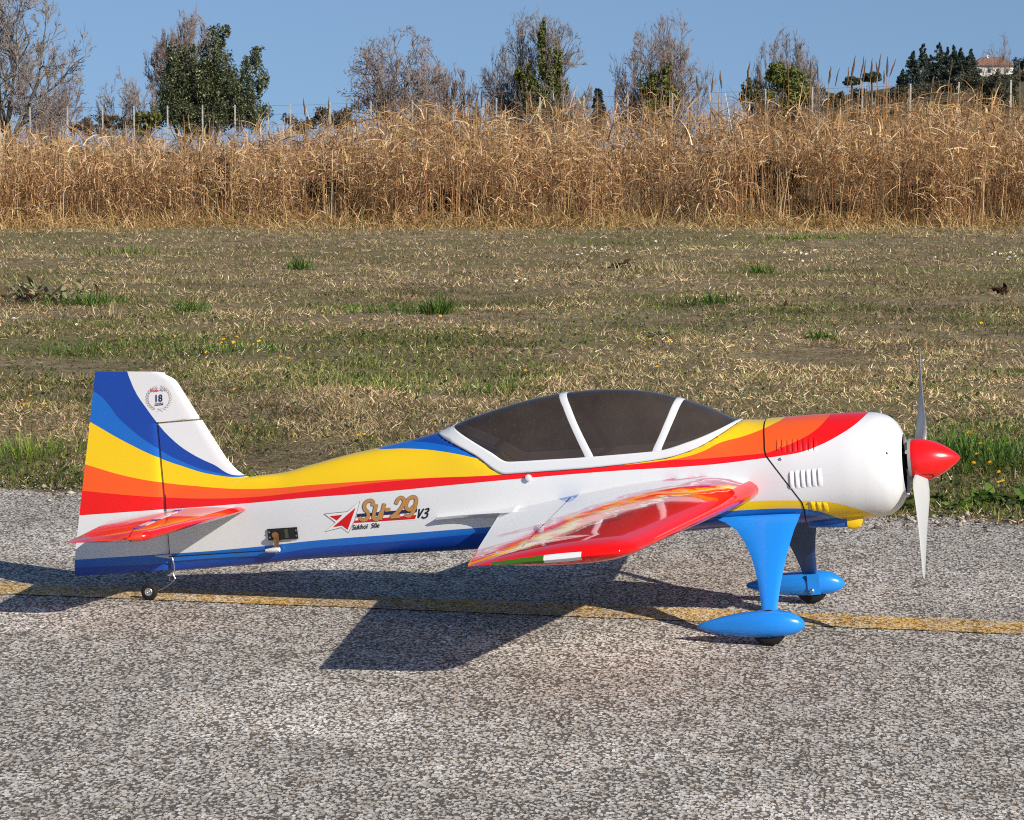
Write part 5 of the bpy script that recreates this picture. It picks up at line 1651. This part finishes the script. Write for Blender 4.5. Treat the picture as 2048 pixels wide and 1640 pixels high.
rosette(1571, 618, .045, 12, 'small brown clod of dead leaves above the cowl', [s2l(96, 62, 38), s2l(74, 52, 34)], 8, 'clod', 'leafy_clod', .8)
rosette(1320, 672, .06, 40, 'pale silvery weed in the field above the rear canopy hoop', [s2l(168, 160, 132), s2l(146, 140, 112)], 10, 'weed', 'leafy_weed', .5)

# flowers, each its own, sharing two meshes
def flower_mesh(name, petal_col, petals, r, h):
    v, f, mi = [], [], []
    def add(vs, fs, k):
        b = len(v); v.extend(vs); f.extend([tuple(i + b for i in q) for q in fs]); mi.extend([k] * len(fs))
    add([(-.0012, 0, -.01), (.0012, 0, -.01), (.0008, .0, h), (-.0008, .0, h)], [(0, 1, 2, 3)], 0)
    for k in range(petals):
        a = 2 * math.pi * k / petals; da = math.pi / petals * .95
        add([(0, 0, h), (r * .7 * math.cos(a - da), r * .7 * math.sin(a - da), h + .004), (r * math.cos(a), r * math.sin(a), h + .003), (r * .7 * math.cos(a + da), r * .7 * math.sin(a + da), h + .004)], [(0, 1, 2, 3)], 1)
    add([(r * .3 * math.cos(a), r * .3 * math.sin(a), h + .003) for a in np.linspace(0, 6.283, 7)[:-1]] + [(0, 0, h + .007)], [(i, (i + 1) % 6, 6) for i in range(6)], 2)
    me = bpy.data.meshes.new(name)
    me.from_pydata(v, [], f)
    for mm in (bpy.data.materials.get('flower_stem') or plain('flower_stem', (.06, .10, .02), .7), plain(name + '_petal', petal_col, .6, spec=.2), bpy.data.materials.get('flower_heart') or plain('flower_heart', (.75, .42, .02), .7)):
        me.materials.append(mm)
    me.polygons.foreach_set('material_index', mi)
    return me
yme = flower_mesh('yellow_flower', (.85, .52, .01), 9, .011, .030)
wme = flower_mesh('white_daisy', (.80, .80, .78), 10, .010, .022)
yfl = [(445, 693), (472, 696), (484, 693), (508, 688), (520, 700), (545, 720), (562, 716), (468, 690), (580, 722), (655, 720), (418, 712), (450, 700), (515, 828), (55, 828), (62, 832), (40, 828), (90, 835), (60, 824), (475, 800), (1293, 695), (1302, 694), (1312, 735), (1335, 725), (1055, 740), (1062, 706), (845, 714), (717, 866), (748, 875), (730, 870), (585, 878), (590, 870), (870, 862),
       (1938, 890), (1948, 935), (1938, 948), (1980, 945), (1990, 985), (2010, 982), (1975, 918), (2000, 958), (2032, 900), (1958, 905), (1960, 650), (2020, 640), (150, 600), (190, 594), (105, 646), (1935, 565), (1950, 500), (1340, 690), (1180, 640), (300, 560), (880, 636), (930, 560)]
for i, (px, py) in enumerate(yfl):
    b = gnd(px, py + 6)
    o = link('yellow_flower', yme)
    k = random.uniform(.34, .58) * (1 if b[1] < 10 else 1.35)
    o.location = (b[0], b[1], float(field_base(b[0], b[1])) + .004); o.scale = (k, k, random.uniform(.7, 1.4))
    o.rotation_euler = (random.uniform(.2, .9), random.uniform(-.3, .3), 0)
    place = ('left of the rudder by the runway edge' if px < 160 and py > 780 else 'in the cluster above the tail fin' if 400 < px < 670 and py < 740 else 'just above the yellow rear fuselage' if 450 < px < 900 and py > 790
             else 'in the lush grass beyond the spinner' if px > 1900 and py > 850 else 'above the canopy in the mid field' if 800 < px < 1400 and py > 600 else 'at the far left among withered leaves' if px < 330 else 'far back in the dry grass')
    tag(o, 'small yellow flower ' + place, 'flower', 'yellow flowers scattered over the field')
wfl = [(1568 + 8 * i + random.uniform(-5, 5), 515 + random.uniform(-8, 8)) for i in range(9)] + [(1985 + 6 * i + random.uniform(-5, 5), 515 + random.uniform(-7, 10)) for i in range(12)] + [(1150 + 11 * i + random.uniform(-8, 8), 508 + random.uniform(-10, 8)) for i in range(10)] + \
      [(1048, 566), (1032, 562), (1440, 476), (1452, 480), (1460, 476), (1870, 516), (1740, 515), (1560, 560), (1310, 490), (690, 568), (215, 560), (110, 485), (30, 645), (154, 655), (1250, 530)]
for i, (px, py) in enumerate(wfl):
    b = gnd(px, py + 3)
    o = link('white_daisy', wme)
    k = random.uniform(.6, 1.15)
    o.location = (b[0], b[1], float(field_base(b[0], b[1])) + .004); o.scale = (k, k, random.uniform(.8, 1.4))
    o.rotation_euler = (random.uniform(.3, 1.0), random.uniform(-.3, .3), 0)
    place = 'in the patch at the right edge of the field' if px > 1900 else 'in the patch above the engine cowl' if px > 1500 else 'in the loose row above the canopy' if px > 1000 else 'at the left of the field'
    tag(o, 'tiny white daisy ' + place, 'flower', 'white daisies at the back of the field')
